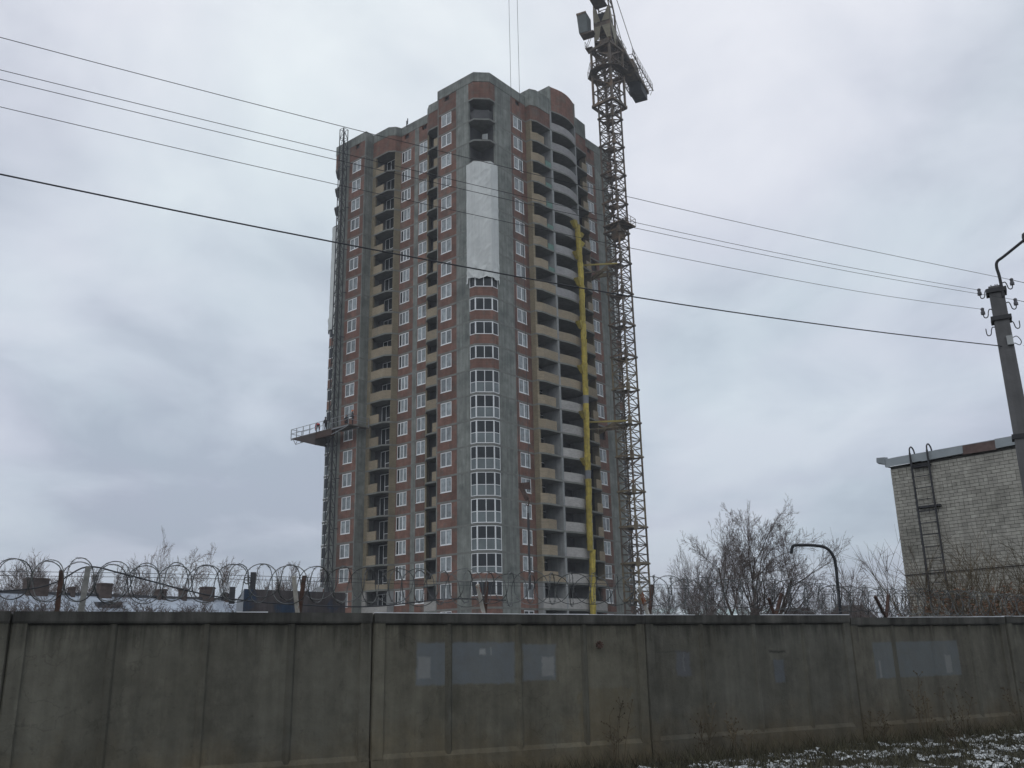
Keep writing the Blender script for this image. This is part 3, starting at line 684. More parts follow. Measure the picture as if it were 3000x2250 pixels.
m_.tube([(2.7, 0, 98), (28, 0, JZ + 1.5)], .05, 5); upart(m_, 'pendant_line', STEEL)
HX = 30.5
m_ = MB().box(HX - .7, HX + .7, -.6, .6, JZ - .7, JZ - .15); upart(m_, 'trolley', STEEL)
hookz = 16.4
for y in (-.47, .47):
    m_ = MB().tube([(HX, y, JZ - .5), (HX, y, hookz)], .022, 5); upart(m_, 'hoist_rope', WIRE)
m_ = MB().hull8([(HX - .12, -.55, hookz - .25), (HX + .12, -.55, hookz - .25), (HX + .12, .55, hookz - .45), (HX - .12, .55, hookz - .45), (HX - .12, -.5, hookz + .2), (HX + .12, -.5, hookz + .2), (HX + .12, .5, hookz + .2), (HX - .12, .5, hookz + .2)])
m_.bar((HX, -.3, hookz - .2), (HX, .25, hookz - 1.3), .3, .34)
m_.tube([(HX, .25, hookz - 1.2), (HX, .42, hookz - 1.5), (HX, .32, hookz - 1.85), (HX, .1, hookz - 1.75)], .07, 6)
upart(m_, 'hook_block', RUST)
hw = Vector((13.8, 108.2)) + Vector((-.4226, -.9063)) * HX + Vector((.9063, -.4226)) * .3
m_ = MB().bar((0, 0, 7.4), (0, 0, 13.9), .2, .2); m_.tube([(0, 0, 13.8), (0, 0, hookz - 1.85)], .03, 5)
o = m_.build('hanging_pipe', DARK); o.location = (hw.x, hw.y, 0); tag(o, 'long dark pipe hanging upright from the crane hook in front of the brick windows', 'pipe')

# ------------------------------------------------------------------ yellow rubbish chute
def Bw(x, y, z): p = Vector((-2.85, 94.6, 0)) + Matrix.Rotation(R(50), 3, 'Z') @ Vector((x, y, z)); return p
CH = thing('debris_chute', 'yellow segmented rubbish chute hanging down the curved balconies', 'chute', (-2.85, 94.6, 0), R(50))
cp = [(15.15, 53.6), (15.35, 49.8), (15.47, 44.8), (15.3, 29.7), (14.98, 17.6), (14.85, 13.9)]
cp2 = [(15.32, 13.5), (15.05, 9.5), (14.85, 6.2), (14.8, 2.)]
def along(pp, z):
    for a, b in zip(pp, pp[1:]):
        if a[1] >= z >= b[1]: t = (a[1] - z) / (a[1] - b[1]); return a[0] + (b[0] - a[0]) * t
    return pp[-1][0]
segm = MB().tube([(0, 0, .06), (0, 0, 0), (0, 0, -1.08)], lambda i: (.37, .37, .32)[i], 14, False).tube([(0, 0, .03), (0, 0, -.06)], .385, 14, False)
sm1 = segm.mesh('chute_segment', CHUTEM, True); sm2 = segm.mesh('chute_segment', CHUTEG, True)
hop = MB(); hop.hull8([(-.2, -.2, -.6), (.2, -.2, -.6), (.2, .2, -.6), (-.2, .2, -.6), (-.75, -.35, .25), (-.1, -.35, .35), (-.1, .35, .35), (-.75, .35, .25)])
hopm = hop.mesh('chute_hopper', CHUTEM)
z = 53.3; cyy = -2.15
while z > 3:
    pp = cp if z > 13.9 else cp2
    x = along(pp, z); x2 = along(pp, z - 1.05)
    o = inst('chute_segment', sm2 if abs(z - 22) < .5 or abs(z - 31) < .5 else sm1, CH, (x + jit(.03), cyy + jit(.03), z)); o.rotation_euler = (jit(.02), math.atan2(x - x2, 1.05) + jit(.02), 0)
    z -= 1.0
for z_, fl in ((53.5, 1), (52.2, -1), (51.0, -1), (49.4, 1), (45.9, 1), (40.3, 1), (34.7, 1), (29.1, 1), (23.5, 1)):
    o = inst('chute_hopper', hopm, CH, (along(cp, z_) - fl * .25, cyy + .1, z_)); o.scale = (fl, 1, 1)
MB().tube([(15.85, cyy + .2, 52), (15.9, cyy + .2, 30), (15.6, cyy + .2, 13)], .025, 5).build('support_cable', DARK, CH)

# ------------------------------------------------------------------ hoist mast and work platform on the left pylon
HM = thing('hoist_mast', 'thin lattice climbing mast standing against the left concrete pylon of the tower', 'mast', tuple(Bw(-.85, 24.15, 0)), R(50))
hs = lattice(MB(), .75, 0, 1.5, 1, .045, .085).mesh('mast_segment', DARK)
k = 0
while k * 1.5 < 70: inst('mast_segment', hs, HM, (0, 0, k * 1.5)); k += 1
for k in range(11):
    MB().bar((.3, -.35, 5 + k * 6), (.85, -.6, 5 + k * 6), .07).bar((.3, .35, 5 + k * 6), (.85, .6, 5 + k * 6), .07).build('wall_bracket', DARK, HM)
WP = thing('work_platform', 'long grey mast-climbing work platform with railings jutting past the left edge of the tower', 'platform', (-2.85, 94.6, 0), R(50))
DECK = mat('platform_planks', (.12, .105, .09), var=.3); RAILM = mat('grey_rail_paint', (.24, .25, .26), rough=.6)
MB().box(-2.0, -1.3, 19.9, 30.9, 28.72, 28.8).box(-1.3, -.35, 19.9, 23.6, 28.72, 28.8).box(-1.3, -.35, 24.7, 30.9, 28.72, 28.8).box(-.35, 1.15, 19.9, 20.55, 28.72, 28.8).build('deck', DECK, WP)
m_ = MB()
for y in (-2.0, -.4):
    m_.bar((y, 26.2, 28.62), (y, 30.9, 28.62), .09, .12).bar((y, 19.9, 28.62), (y, 23.0, 28.62), .09, .12)
m_.bar((-2, 30.4, 28.6), (-2, 29.9, 27.9), .06).bar((-2, 29.9, 27.9), (-2, 26.5, 28.0), .06).bar((-2, 29.4, 28.6), (-2, 29.9, 27.9), .05).bar((-2, 29.0, 27.92), (-2, 28.5, 28.6), .05).bar((-2, 20.2, 28.5), (-2, 23.0, 28.0), .07)
m_.build('truss', RAILM, WP)
m_ = MB(); m_.hull8([(-2.05, 26.0, 27.2), (-2.05, 30.3, 28.55), (-.4, 30.3, 28.55), (-.4, 26.0, 27.2), (-2.07, 26.0, 28.66), (-2.07, 30.4, 28.66), (-.38, 30.4, 28.66), (-.38, 26.0, 28.66)]); m_.build('side_sheet', mat('dark_brown_sheet', (.06, .048, .045)), WP)
MB().box(-2.02, -1.5, 22.9, 26.0, 27.95, 28.66).build('drive_unit', RUST, WP)
m_ = MB()
ys_ = [19.9, 21.4, 22.9, 24.6, 25.9, 27.2, 28.5, 29.8, 30.9]
for y in ys_: m_.bar((-2.0, y, 28.8), (-2.0, y, 29.95), .07)
for h in (29.4, 29.95): m_.bar((-2.0, 19.9, h), (-2.0, 23.2, h), .05).bar((-2.0, 24.6, h), (-2.0, 30.9, h), .05).bar((-2.0, 30.9, h), (-.4, 30.9, h), .05).bar((-2, 19.9, h), (1.1, 19.9, h), .05).bar((-.4, 30.9, h), (-.4, 28.9, h - .0), .04)
m_.bar((-.4, 30.9, 28.8), (-.4, 30.9, 29.95), .06).bar((-2.0, 19.9, 28.8), (-2.0, 19.9, 29.95), .06).bar((1.1, 19.9, 28.8), (1.1, 19.9, 29.95), .06)
m_.build('railing', RAILM, WP)

# people -------------------------------------------------------------
def skin(name, verts, edges, rad, material, parent):
    me = bpy.data.meshes.new(name); me.from_pydata(verts, edges, []); o = inst(name, me, parent)
    o.modifiers.new('skin', 'SKIN'); 
    for i, r_ in enumerate(rad): me.skin_vertices[0].data[i].radius = (r_, r_)
    me.skin_vertices[0].data[0].use_root = True
    sb = o.modifiers.new('sub', 'SUBSURF'); sb.levels = 1; sb.render_levels = 1; me.materials.append(material); return o
def person(loc, rz, label, jacket, pose, helmet):
    P = thing('person', label, 'person', loc, rz, 'workers on the work platform')
    if pose == 'bent':
        pel, ch, nk, hd = (0, 0, .88), (.34, 0, 1.12), (.52, 0, 1.12), (.66, 0, 1.06); hnd = [(.62, .22, .42), (.62, -.22, .42)]; el = [(.5, .26, .78), (.5, -.26, .78)]; kn = [(.05, .13, .46), (-.05, -.13, .46)]; ft = [(.0, .14, .06), (-.15, -.14, .06)]
    elif pose == 'squat':
        pel, ch, nk, hd = (-.12, 0, .42), (.05, 0, .82), (.1, 0, .98), (.15, 0, 1.12); hnd = [(.45, .16, .62), (.45, -.16, .62)]; el = [(.25, .26, .62), (.25, -.26, .62)]; kn = [(.28, .16, .5), (.28, -.16, .5)]; ft = [(.1, .15, .06), (.1, -.15, .06)]
    else:
        pel, ch, nk, hd = (0, 0, .93), (.03, 0, 1.32), (.05, 0, 1.50), (.07, 0, 1.66); hnd = [(.28, .2, .98), (.3, -.2, 1.05)]; el = [(.04, .27, 1.08), (.04, -.27, 1.1)]; kn = [(.04, .11, .5), (.0, -.11, .5)]; ft = [(0, .12, .06), (-.03, -.12, .06)]
    sh = [(ch[0] + .04, .19, ch[2] + .1), (ch[0] + .04, -.19, ch[2] + .1)]
    hp = [(pel[0], .1, pel[2] - .05), (pel[0], -.1, pel[2] - .05)]
    V = [pel, ch, nk, hd, (hd[0] + .03, 0, hd[2] + .1)]; E = [(0, 1), (1, 2), (2, 3), (3, 4)]; RD = [.14, .16, .06, .095, .07]
    for s_ in (0, 1):
        b = len(V); V += [hp[s_], kn[s_], ft[s_], (ft[s_][0] + .2, ft[s_][1], .04), sh[s_], el[s_], hnd[s_], (hnd[s_][0] + .08, hnd[s_][1], hnd[s_][2] - .06)]
        E += [(0, b), (b, b + 1), (b + 1, b + 2), (b + 2, b + 3), (1, b + 4), (b + 4, b + 5), (b + 5, b + 6), (b + 6, b + 7)]; RD += [.1, .07, .055, .045, .075, .055, .04, .035]
    body_ = skin('body', V, E, RD, JDARK, P)
    V2 = [pel, ch, sh[0], el[0], hnd[0], sh[1], el[1], hnd[1]]; E2 = [(0, 1), (1, 2), (2, 3), (3, 4), (1, 5), (5, 6), (6, 7)]
    V2 = [Vector(v) for v in V2]; V2[4] = V2[3].lerp(V2[4], .85); V2[7] = V2[6].lerp(V2[7], .85)
    skin('jacket', [tuple(v) for v in V2], E2, [.16, .19, .1, .075, .06, .1, .075, .06], jacket, P)
    hm_ = MB()
    for k in range(5):
        t = k / 4 * PI / 2
    hm_.tube([(hd[0], 0, hd[2] + .08), (hd[0], 0, hd[2] + .16), (hd[0], 0, hd[2] + .22)], lambda i: (.125, .11, .05)[i], 10); hm_.build('helmet', helmet, P)
    face = MB().tube([(hd[0] + .06, 0, hd[2] - .06), (hd[0] + .07, 0, hd[2] + .07)], .075, 8); face.build('face', SKIN, P)
    return P
for (x, y, z_), a, lab, jk, ps, hm_ in (
    ((-1.6, 26.1, 28.81), 60, 'worker in a red jacket bending down on the platform left of the tower', JRED, 'bent', JDARK),
    ((-1.3, 25.0, 28.81), 100, 'worker in dark clothes standing beside the climbing mast on the platform', JDARK, 'stand', JDARK),
    ((-1.5, 20.75, 28.81), 200, 'worker in dark clothes squatting near the right end of the platform', JDARK, 'squat', JDARK),
    ((-1.1, 20.2, 28.81), 150, 'worker with red headgear standing at the right end of the platform', JDARK, 'stand', HELM)):
    person(tuple(Bw(x, y, z_)), R(50 + a), lab, jk, ps, hm_)

# ------------------------------------------------------------------ concrete fence
joints = [-8.0, -4.0, .03, 3.97, 8.0, 12.0, 15.8, 19.8, 23.8]
FM = [FENCE, FENCE, FENCE, FENCE2, FENCE3, FENCE4, FENCE, FENCE]
FL = ['grey concrete fence panel just outside the left edge of the picture', 'leftmost concrete fence panel, only a sliver in the picture', 'wide dark unpainted concrete fence panel at the left with two upright posts on it', 'concrete fence panel with three faded blue paint patches and torn white paper', 'stained concrete fence panel with two small bluish smudges, left of the snowy ground', 'concrete fence panel with one broad faded blue patch split by a rib', 'rightmost concrete fence panel beside the snowy weeds', 'concrete fence panel beyond the right edge of the picture']
tops = [0, 0, .0, .0, -.01, -.035, .0, 0]
def trap(m, axis_, a, b, c0, w0, w1, y0, y1):
    # bar of trapezoid profile: wide (w0) at y1 (back), narrow (w1) at y0 (front)
    if axis_ == 'z': m.hull8([(c0 - w1 / 2, y0, a), (c0 + w1 / 2, y0, a), (c0 + w0 / 2, y1, a), (c0 - w0 / 2, y1, a), (c0 - w1 / 2, y0, b), (c0 + w1 / 2, y0, b), (c0 + w0 / 2, y1, b), (c0 - w0 / 2, y1, b)])
for i in range(len(FL)):
    s0, s1 = joints[i] + .012, joints[i + 1] - .012; w = s1 - s0; p = fpt(s0); T = 2.2 + tops[i]; m = FM[i]
    tilt = [0, 0, 0, 0.003, -.004, -.006, .006, 0][i]
    Pn = thing('fence_panel', FL[i], 'fence', (p.x, p.y, 0), FA, 'concrete fence panels'); Pn.rotation_euler = (0, tilt, FA)
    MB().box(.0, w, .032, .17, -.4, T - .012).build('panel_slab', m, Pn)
    MB().hull8([(0, -.004, T - .12), (w, -.004, T - .12), (w, .037, T - .145), (0, .037, T - .145), (0, -.01, T - .10), (w, -.01, T - .10), (w, .037, T - .10), (0, .037, T - .10)]).box(0, w, -.01, .037, T - .10, T).build('top_rail', FENCET, Pn)
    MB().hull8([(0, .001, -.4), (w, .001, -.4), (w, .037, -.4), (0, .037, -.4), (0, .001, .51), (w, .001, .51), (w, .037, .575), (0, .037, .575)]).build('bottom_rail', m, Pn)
    for x0, nm in ((.075, 'edge_post'), (w - .075, 'edge_post')):
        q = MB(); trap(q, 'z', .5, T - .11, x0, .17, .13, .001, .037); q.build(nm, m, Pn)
    for k in (1, 2, 3):
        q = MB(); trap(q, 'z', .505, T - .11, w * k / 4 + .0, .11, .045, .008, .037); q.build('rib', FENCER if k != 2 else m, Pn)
    # broken snow line on the coping
    if i in (2, 3, 4, 5, 6):
        x = .02
        while x < w - .05:
            ln = rnd.uniform(.15, .9); dens = {2: .35, 3: .95, 4: .75, 5: .8, 6: .9}[i]
            if rnd.random() < dens: MB().hull8([(x, -.012, T - .001), (min(w, x + ln), -.012, T - .001), (min(w, x + ln), .1, T - .001), (x, .1, T - .001), (x, -.014, T + .005 + rnd.random() * .005), (min(w, x + ln), -.014, T + .005 + rnd.random() * .006), (min(w, x + ln), .09, T + .012), (x, .09, T + .012)]).build('snow_strip', SNOW, Pn)
            x += ln
    # joint post behind
    q = fpt(joints[i], 0)
    MB().box(-.12, .1, .18, .32, -.4, T - .015).build('support_post', FENCET, Pn)
# torn paper on the second panel is in the paint; a rusty bolt hole
hp_ = fpt(7.2, -.02)
m_ = MB()
for k in range(9): a = k * .7; m_.bar((0, 0, 0), (.06 * math.cos(a), -.03, .05 * math.sin(a)), .02)
o = m_.build('rusty_bolt', RUST); o.location = (hp_.x, hp_.y, 1.79); o.rotation_euler = (0, 0, FA); tag(o, 'rusty knot of bent wire sticking out of the fence right of the blue paint', 'bolt')

# brackets
def bracket(s, dl, dr, hl, hr, lab, ml=RUST, mr=RUST, base=2.17):
    p = fpt(s, .11); Bk = thing('wire_bracket', lab, 'bracket', (p.x, p.y, base), FA, 'forked brackets of the razor wire')
    MB().bar((0, 0, 0), (dl, -.12, hl), .04, .04).build('bracket_arm', ml, Bk)
    MB().bar((.02, .02, 0), (dr, .16, hr), .045, .045).build('bracket_arm', mr, Bk)
bracket(3.06, -.10, .10, .45, .48, 'forked bracket with one peeling white arm in front of the blue shed', RUSTW, RUST)
bracket(5.53, -.15, .12, .40, .46, 'rusty forked bracket in front of the tower corner bay windows', RUSTW, RUST)
bracket(8.15, -.22, .21, .42, .46, 'forked bracket at the foot of the crane mast', RUSTW, RUST)
bracket(10.53, -.21, .32, .28, .37, 'dark forked bracket in front of the big bare tree', RUST, RUST)
bracket(12.94, -.33, .30, .34, .38, 'V-shaped dark bracket just left of the white brick building', RUST, RUST)
p = fpt(.45, .115); o = MB().bar((0, 0, -.1), (.0, 0, .47), .055, .05).build('dark_post', RUST); o.location = (p.x, p.y, 2.17); o.rotation_euler = (0, 0, FA); tag(o, 'dark rusty steel post standing on the left fence panel', 'post')
p = fpt(.68, .13); o = MB().bar((-.0, 0, -.1), (.03, 0, .52), .075, .06, t_end=.07).build('white_post', mat('worn_white_post', (.24, .24, .225), var=.3, scale=8)); o.location = (p.x, p.y, 2.17); o.rotation_euler = (0, 0, FA); tag(o, 'whitish concrete post right beside the dark post on the left fence panel', 'post')

# razor wire coil: counter-turning strands, clipped where they cross
RZ = thing('razor_wire', 'long sagging coil of razor wire running along the top of the concrete fence', 'razor wire', (FP.x, FP.y, 0), FA)
per = .66
def coilpt(s_, ph, hand, seed):
    t = 2 * PI * s_ / per + ph
    rr = .212 + .055 * noise.noise(Vector((s_ * .9, seed, 0)))
    zc_ = 2.54 + .06 * noise.noise(Vector((s_ * .5, seed * 2, 1))) - max(0, s_ - 9) * .022
    x = s_ + per / (2 * PI) * .36 * math.sin(2 * t) + .09 * noise.noise(Vector((s_ * 1.3, seed * .3, 5)))
    return Vector((x, .12 + hand * rr * math.sin(t), zc_ + rr * math.cos(t)))
barb = MB()
for ph, hand, seed in ((0, 1, 1), (PI, 1, 2), (.38, -1, 3), (PI + .3, -1, 4)):
    pts = [coilpt(-7 + i * .014, ph, hand, seed) for i in range(int(27 / .014))]
    MB().tube(pts, .0062, 3, False).build('wire_strand', RAZOR, RZ)
    for i in range(2, len(pts) - 1, 3):
        if rnd.random() < .1: continue
        p = pts[i]; d = (pts[i + 1] - pts[i - 1]).normalized(); a = d.cross(Vector((rnd.random() - .5, rnd.random() - .5, 1))).normalized(); l_ = .030
        n_ = d.cross(a)
        barb.quad(p + a * l_ + d * l_ * .9, p + n_ * .004, p - a * l_ - d * l_ * .9, p - n_ * .004)
        barb.quad(p + a * l_ - d * l_ * .9, p - n_ * .004, p - a * l_ + d * l_ * .9, p + n_ * .004)
tag(barb.build('razor_barbs', RAZOR, RZ), kind='stuff')
for zz, lab in ((2.63, 'upper of two thin straight strands stretched behind the razor coil'), (2.585, 'lower of two thin straight strands stretched behind the razor coil')):
    m_ = MB().tube([(-6 + i * 1.0, .22, zz + .01 * math.sin(i) - max(0, i - 6 - 9) * .012) for i in range(26)], .0028, 4)
    o = m_.build('straight_strand', WIRE); o.location = (FP.x, FP.y, 0); o.rotation_euler = (0, 0, FA); tag(o, lab, 'wire', 'straight wires along the fence')
cab_ = [(-.6, .3, 2.40), (.1, .25, 2.44), (.42, .15, 2.52), (.70, .12, 2.685), (1.1, .2, 2.62), (1.8, .4, 2.47), (2.3, .6, 2.40), (3.0, .9, 2.36), (4.2, .9, 2.33), (5.2, .6, 2.42), (6.0, .4, 2.40)]
def smooth(pts, k=6):
    res = []; P = [Vector(p) for p in pts]
    for i in range(len(P) - 1):
        a = P[max(0, i - 1)]; b = P[i]; c = P[i + 1]; d = P[min(len(P) - 1, i + 2)]
        for j in range(k):
            t = j / k; res.append(.5 * ((2 * b) + (-a + c) * t + (2 * a - 5 * b + 4 * c - d) * t * t + (-a + 3 * b - 3 * c + d) * t ** 3))
    res.append(P[-1]); return res
o = MB().tube(smooth(cab_), .0085, 6).build('black_cable', WIRE); o.location = (FP.x, FP.y, 0); o.rotation_euler = (0, 0, FA); tag(o, 'black cable looped over the whitish post and sagging along the fence', 'cable')

# ------------------------------------------------------------------ utility pole
UP = thing('utility_pole', 'concrete utility pole with lamp arm and curly insulator hooks at the right edge', 'pole', (7.96, 14.15, 0), R(-27))
a0, a1 = .15, .125
MB().hull8([(-a0, -a0 * .8, -.3), (a0, -a0 * .8, -.3), (a0, a0, -.3), (-a0, a0, -.3), (-a1 * .85, -a1 * .7, 7.32), (a1 * .85, -a1 * .7, 7.32), (a1 * .85, a1, 7.32), (-a1 * .85, a1, 7.32)]).build('shaft', POLEC, UP)
for zz in (7.24, 6.76, 4.8): MB().box(-.15, .15, -.12, .155, zz - .035, zz + .035).build('clamp_band', DARK, UP)
m_ = MB()
for x in (-.06, 0, .03): m_.tube([(x, 0, 7.3), (x, 0, 7.37)], .008, 5)
m_.build('rebar_stub', DARK, UP)
m_ = MB().tube(smooth([(.085, -.1, 7.1), (.08, -.1, 7.45), (.065, -.1, 7.62), (.09, -.1, 7.72), (.2, -.1, 7.79), (.52, -.1, 8.0), (.62, -.1, 8.06)]), .024, 8).build('lamp_arm', DARK, UP)
MB().hull8([(.52, -.2, 7.97), (1.1, -.25, 8.28), (1.1, .05, 8.28), (.52, 0, 7.97), (.5, -.18, 8.08), (1.06, -.22, 8.42), (1.06, .02, 8.42), (.5, -.02, 8.08)]).build('lamp_head', DARK, UP)
def hook(zz, sg, ins, kind=0):
    m_ = MB().tube(smooth([(sg * .08, -.03, zz), (sg * .14, -.03, zz + .02), (sg * .165, -.03, zz - .02), (sg * .18, -.03, zz - .09), (sg * .21, -.03, zz - .115), (sg * .24, -.03, zz - .09), (sg * .245, -.03, zz + .01)]), .0085, 6)
    h = m_.build('insulator_hook', DARK, UP)
    if ins: MB().tube([(sg * .245, -.03, zz - .05), (sg * .245, -.03, zz - .01), (sg * .245, -.03, zz + .01), (sg * .245, -.03, zz + .05), (sg * .245, -.03, zz + .065)], lambda i: (.034, .034, .024, .03, .015)[i], 10).build('insulator', CERAM, h)
hook(7.27, -1, True); hook(6.93, -1, True); hook(6.62, -1, False); hook(7.35, 1, True); hook(7.0, 1, True); hook(6.67, 1, False)
MB().box(.02, .11, -.14, -.06, 6.28, 6.43).build('junction_box', GALV, UP)
m_ = MB().tube(smooth([(.1, -.06, 6.4), (.17, -.06, 6.42), (.22, -.06, 6.33), (.19, -.06, 6.27), (.13, -.06, 6.31), (.1, -.06, 6.3)]), .007, 5).build('loose_cable', WIRE, UP)

# overhead wires: (arc position s along the street, height)
PX, PY = 7.96, 14.15
def wire(name, pts, rad, lab, off=0., end=None):
    m_ = MB(); P = [(FD.x * s_ + FN.x * off + PX, FD.y * s_ + FN.y * off + PY, z_) for s_, z_ in pts]
    if end: P[-1] = (PX + end[0] * .891, PY - end[0] * .454, end[1])
    m_.tube(smooth(P, 5), rad, 5); tag(m_.build(name, WIRE), lab, 'wire', 'overhead wires crossing to the utility pole')
wire('overhead_wire', [(-22, 7.75), (-18, 7.55), (-14.42, 7.43), (-10.7, 7.36), (-7.21, 7.35), (-3.86, 7.40), (0.35, 7.50)], .0038, 'topmost thin wire from the upper left to the utility pole', end=(.245, 7.40))
wire('overhead_wire', [(-22, 7.3), (-18, 7.16), (-14.37, 7.08), (-11.11, 7.03), (-7.15, 7.0), (-3.5, 7.06), (-.4, 7.14)], .0035, 'second thin wire from the top, reaching the upper left insulator', end=(-.245, 7.32))
wire('overhead_wire', [(-22, 7.2), (-18, 7.07), (-14.36, 6.98), (-11.09, 6.93), (-7.13, 6.92), (-3.24, 7.0), (.4, 7.13)], .0035, 'third thin wire from the top, almost touching the second near the pole', end=(.245, 7.05))
wire('overhead_wire', [(-22, 6.95), (-18, 6.8), (-14.32, 6.69), (-11.07, 6.63), (-7.21, 6.62), (-3.3, 6.70), (-.42, 6.45 + .36)], .0035, 'fourth thin wire, crossing the upper storeys of the tower', end=(-.245, 6.98))
wire('overhead_wire', [(-22, 6.3), (-18, 6.12), (-14.24, 6.0), (-11.07, 5.94), (-7.23, 5.95), (-3.41, 6.09), (-.0, 6.28)], .0085, 'thick black lowest wire slanting across the tower below the tarp', end=(.0, 6.29))
for z0_, z1_, lab in ((7.40, 6.9, 'short thin wire leaving the pole top towards the right edge'), (7.05, 6.6, 'thin wire leaving the second right insulator towards the right edge'), (6.27, 5.7, 'thick wire leaving the pole at the junction box towards the right edge')):
    m_ = MB().tube([(PX + .22, PY - .11, z0_), (PX + 6, PY + 1.8, z1_)], .005, 5); tag(m_.build('overhead_wire', WIRE), lab, 'wire', 'short wires right of the pole')

# ------------------------------------------------------------------ white brick building
WBD = thing('brick_building', 'low whitewashed brick building with metal roof edging and a wall ladder', 'building', (11.81, 28.66, 0), math.atan2(-.75, .661))
HW = 7.2
MB().box(0, 10, .012, 9, 0, HW).build('wall', MORTAR, WBD)
bsm = MB().box(0, .25, -.012, .05, 0, .088).mesh('brick', WBRICK); bhm = MB().box(0, .12, -.012, .05, 0, .088).mesh('brick', WBRICK)
cand = []; rest_ = MB(); row = 0; zz = .02
while zz + .09 < HW:
    header = row % 6 == 3; st = .13 if header else .26; x = -.12 * (row % 2) * (0 if header else 1) + (0 if header else 0)
    x = 0. if header else (-.13 if row % 2 else 0.)
    while x < 9.8:
        x_ = max(x, 0); l_ = (x + st - .012) - x_
        if l_ > .05: cand.append((x_, zz, l_, header))
        x += st
    zz += .1; row += 1
camd = lambda c: (Vector((11.81, 28.66, 0)) + Matrix.Rotation(math.atan2(-.75, .661), 3, 'Z') @ Vector((c[0], 0, c[1])) - Vector((0, 0, 1.6))).length
vis = [c for c in cand if c[0] < 3.55 and c[1] > 3.9 and (c[3] or c[2] > .2)]
vis.sort(key=camd); chosen = set(id(c) for c in vis[:300])
for c in cand:
    if id(c) in chosen:
        o = inst('brick', bhm if c[3] else bsm, WBD, (c[0], jit(.0035), c[1] + jit(.002)))
    else:
        y = jit(.004); rest_.box(c[0], c[0] + c[2], -.012 + y, .05, c[1], c[1] + .088)
tag(rest_.build('brickwork', WBRICKI, WBD), kind='stuff')
sideb = MB(); zz = .02; row = 0
while zz + .09 < HW:
    y = .06 + (.13 if row % 2 else 0)
    while y < 9: sideb.box(-.012, .03, y, y + .248, zz, zz + .088); y += .26
    zz += .1; row += 1
tag(sideb.build('side_brickwork', WBRICKI, WBD), kind='stuff')
fx = [-.1, 1.05, 2.3, 3.25, 4.1, 5.6, 7.5, 10]
for k in range(len(fx) - 1):
    m_ = MB(); z1a, z0a = 7.46 + jit(.015), 7.19 + jit(.02); a, b = fx[k], fx[k + 1] + .02; y = -.10 - .006 * (k % 2)
    m_.hull8([(a, y, z0a), (b, y - .01, z0a + jit(.03)), (b, y + .02, z0a + .01), (a, y + .02, z0a), (a, y + .03, z1a), (b, y + .03, z1a + jit(.012)), (b, .4, z1a + .03), (a, .4, z1a + .03)])
    m_.build('flashing_sheet', FLASHR if k == 2 else FLASH, WBD)
MB().box(-.14, .1, -.05, 9, 7.22, 7.44).build('side_flashing', FLASH, WBD)
MB().hull8([(-.42, -.02, 7.42), (-.1, -.1, 7.28), (-.1, .12, 7.28), (-.42, .12, 7.38), (-.4, -.02, 7.56), (-.1, -.1, 7.52), (-.1, .12, 7.54), (-.4, .12, 7.56)]).build('gutter_end', FLASH, WBD)
MB().box(0.02, 9.98, .1, 9, 7.45, 7.5).build('roof_sheet', FLASH, WBD)
MB().box(.05, .75, -.112, -.09, 7.185, 7.2).build('snow_ledge', SNOW, WBD)
LD = MB(); lx0, lx1 = .76, 1.3
for x in (lx0, lx1): LD.bar((x, -.17, .5), (x, -.17, 7.5), .045)
ldo = LD.build('ladder', DARK, WBD)
for x in (lx0, lx1): MB().tube(smooth([(x, -.17, 7.45), (x, -.15, 7.62), (x, -.02, 7.7), (x, .12, 7.6), (x, .16, 7.4)]), .022, 6).build('hook_rail', DARK, ldo)
rg = MB().bar((lx0, -.17, 0), (lx1, -.17, 0), .025).mesh('rung', DARK)
for k in range(19): inst('rung', rg, ldo, (0, 0, .75 + k * .352))
MB().box(lx0, lx1 + .12, -.16, -.02, 5.78, 5.84).build('ladder_bracket', DARK, WBD)
MB().box(lx0, lx1, -.16, -.02, 7.02, 7.08).build('ladder_bracket', DARK, WBD)
m_ = MB().tube([(0, -.03, 3.86), (3, -.03, 3.87), (6, -.03, 3.86), (10, -.03, 3.88)], .018, 6).build('wall_cable', DARK, WBD)

# ------------------------------------------------------------------ bent pipe
BP = MB().tube(smooth([(8.03, 23.68, -.2), (8.03, 23.68, 2.63), (8.05, 23.68, 3.72), (8.0, 23.69, 4.02), (7.86, 23.73, 4.2), (7.6, 23.81, 4.27), (7.2, 23.94, 4.30), (7.1, 23.98, 4.26), (7.06, 24.0, 4.1)]), .038, 10).build('bent_pipe', PIPEM, smooth=True)
tag(BP, 'black gooseneck pipe bent over like a lamp post in front of the bare trees', 'pipe')

# ------------------------------------------------------------------ blue shed
d_ = Vector((-7.62 + 11.29, 39.27 - 38.37)); A_ = math.atan2(d_.y, d_.x); wS = d_.length + .3
SH = thing('metal_shed', 'low dark shed of rusty blue sheet metal with stove pipes behind the fence', 'shed', (-11.05, 38.4, 0), A_)
MB().hull8([(0, 0, 0), (wS, 0, 0), (wS, 4, 0), (0, 4, 0), (0, 0, 4.62), (wS, 0, 4.45), (wS, 4, 4.5), (0, 4, 4.6)]).build('wall', SHEETB, SH)
MB().hull8([(-.42, .8, 0), (-.002, -.01, 0), (-.002, 4, 0), (-.42, 4, 0), (-.3, .8, 4.25), (-.002, -.01, 4.6), (-.002, 4, 4.6), (-.3, 4, 4.25)]).build('gable_end', PALEW, SH)
for k in range(9):
    MB().box(.1 + k * .43, .13 + k * .43, -.03, .0 - .002, 0, 4.5 - k * .015).build('seam', SHEETB, SH)
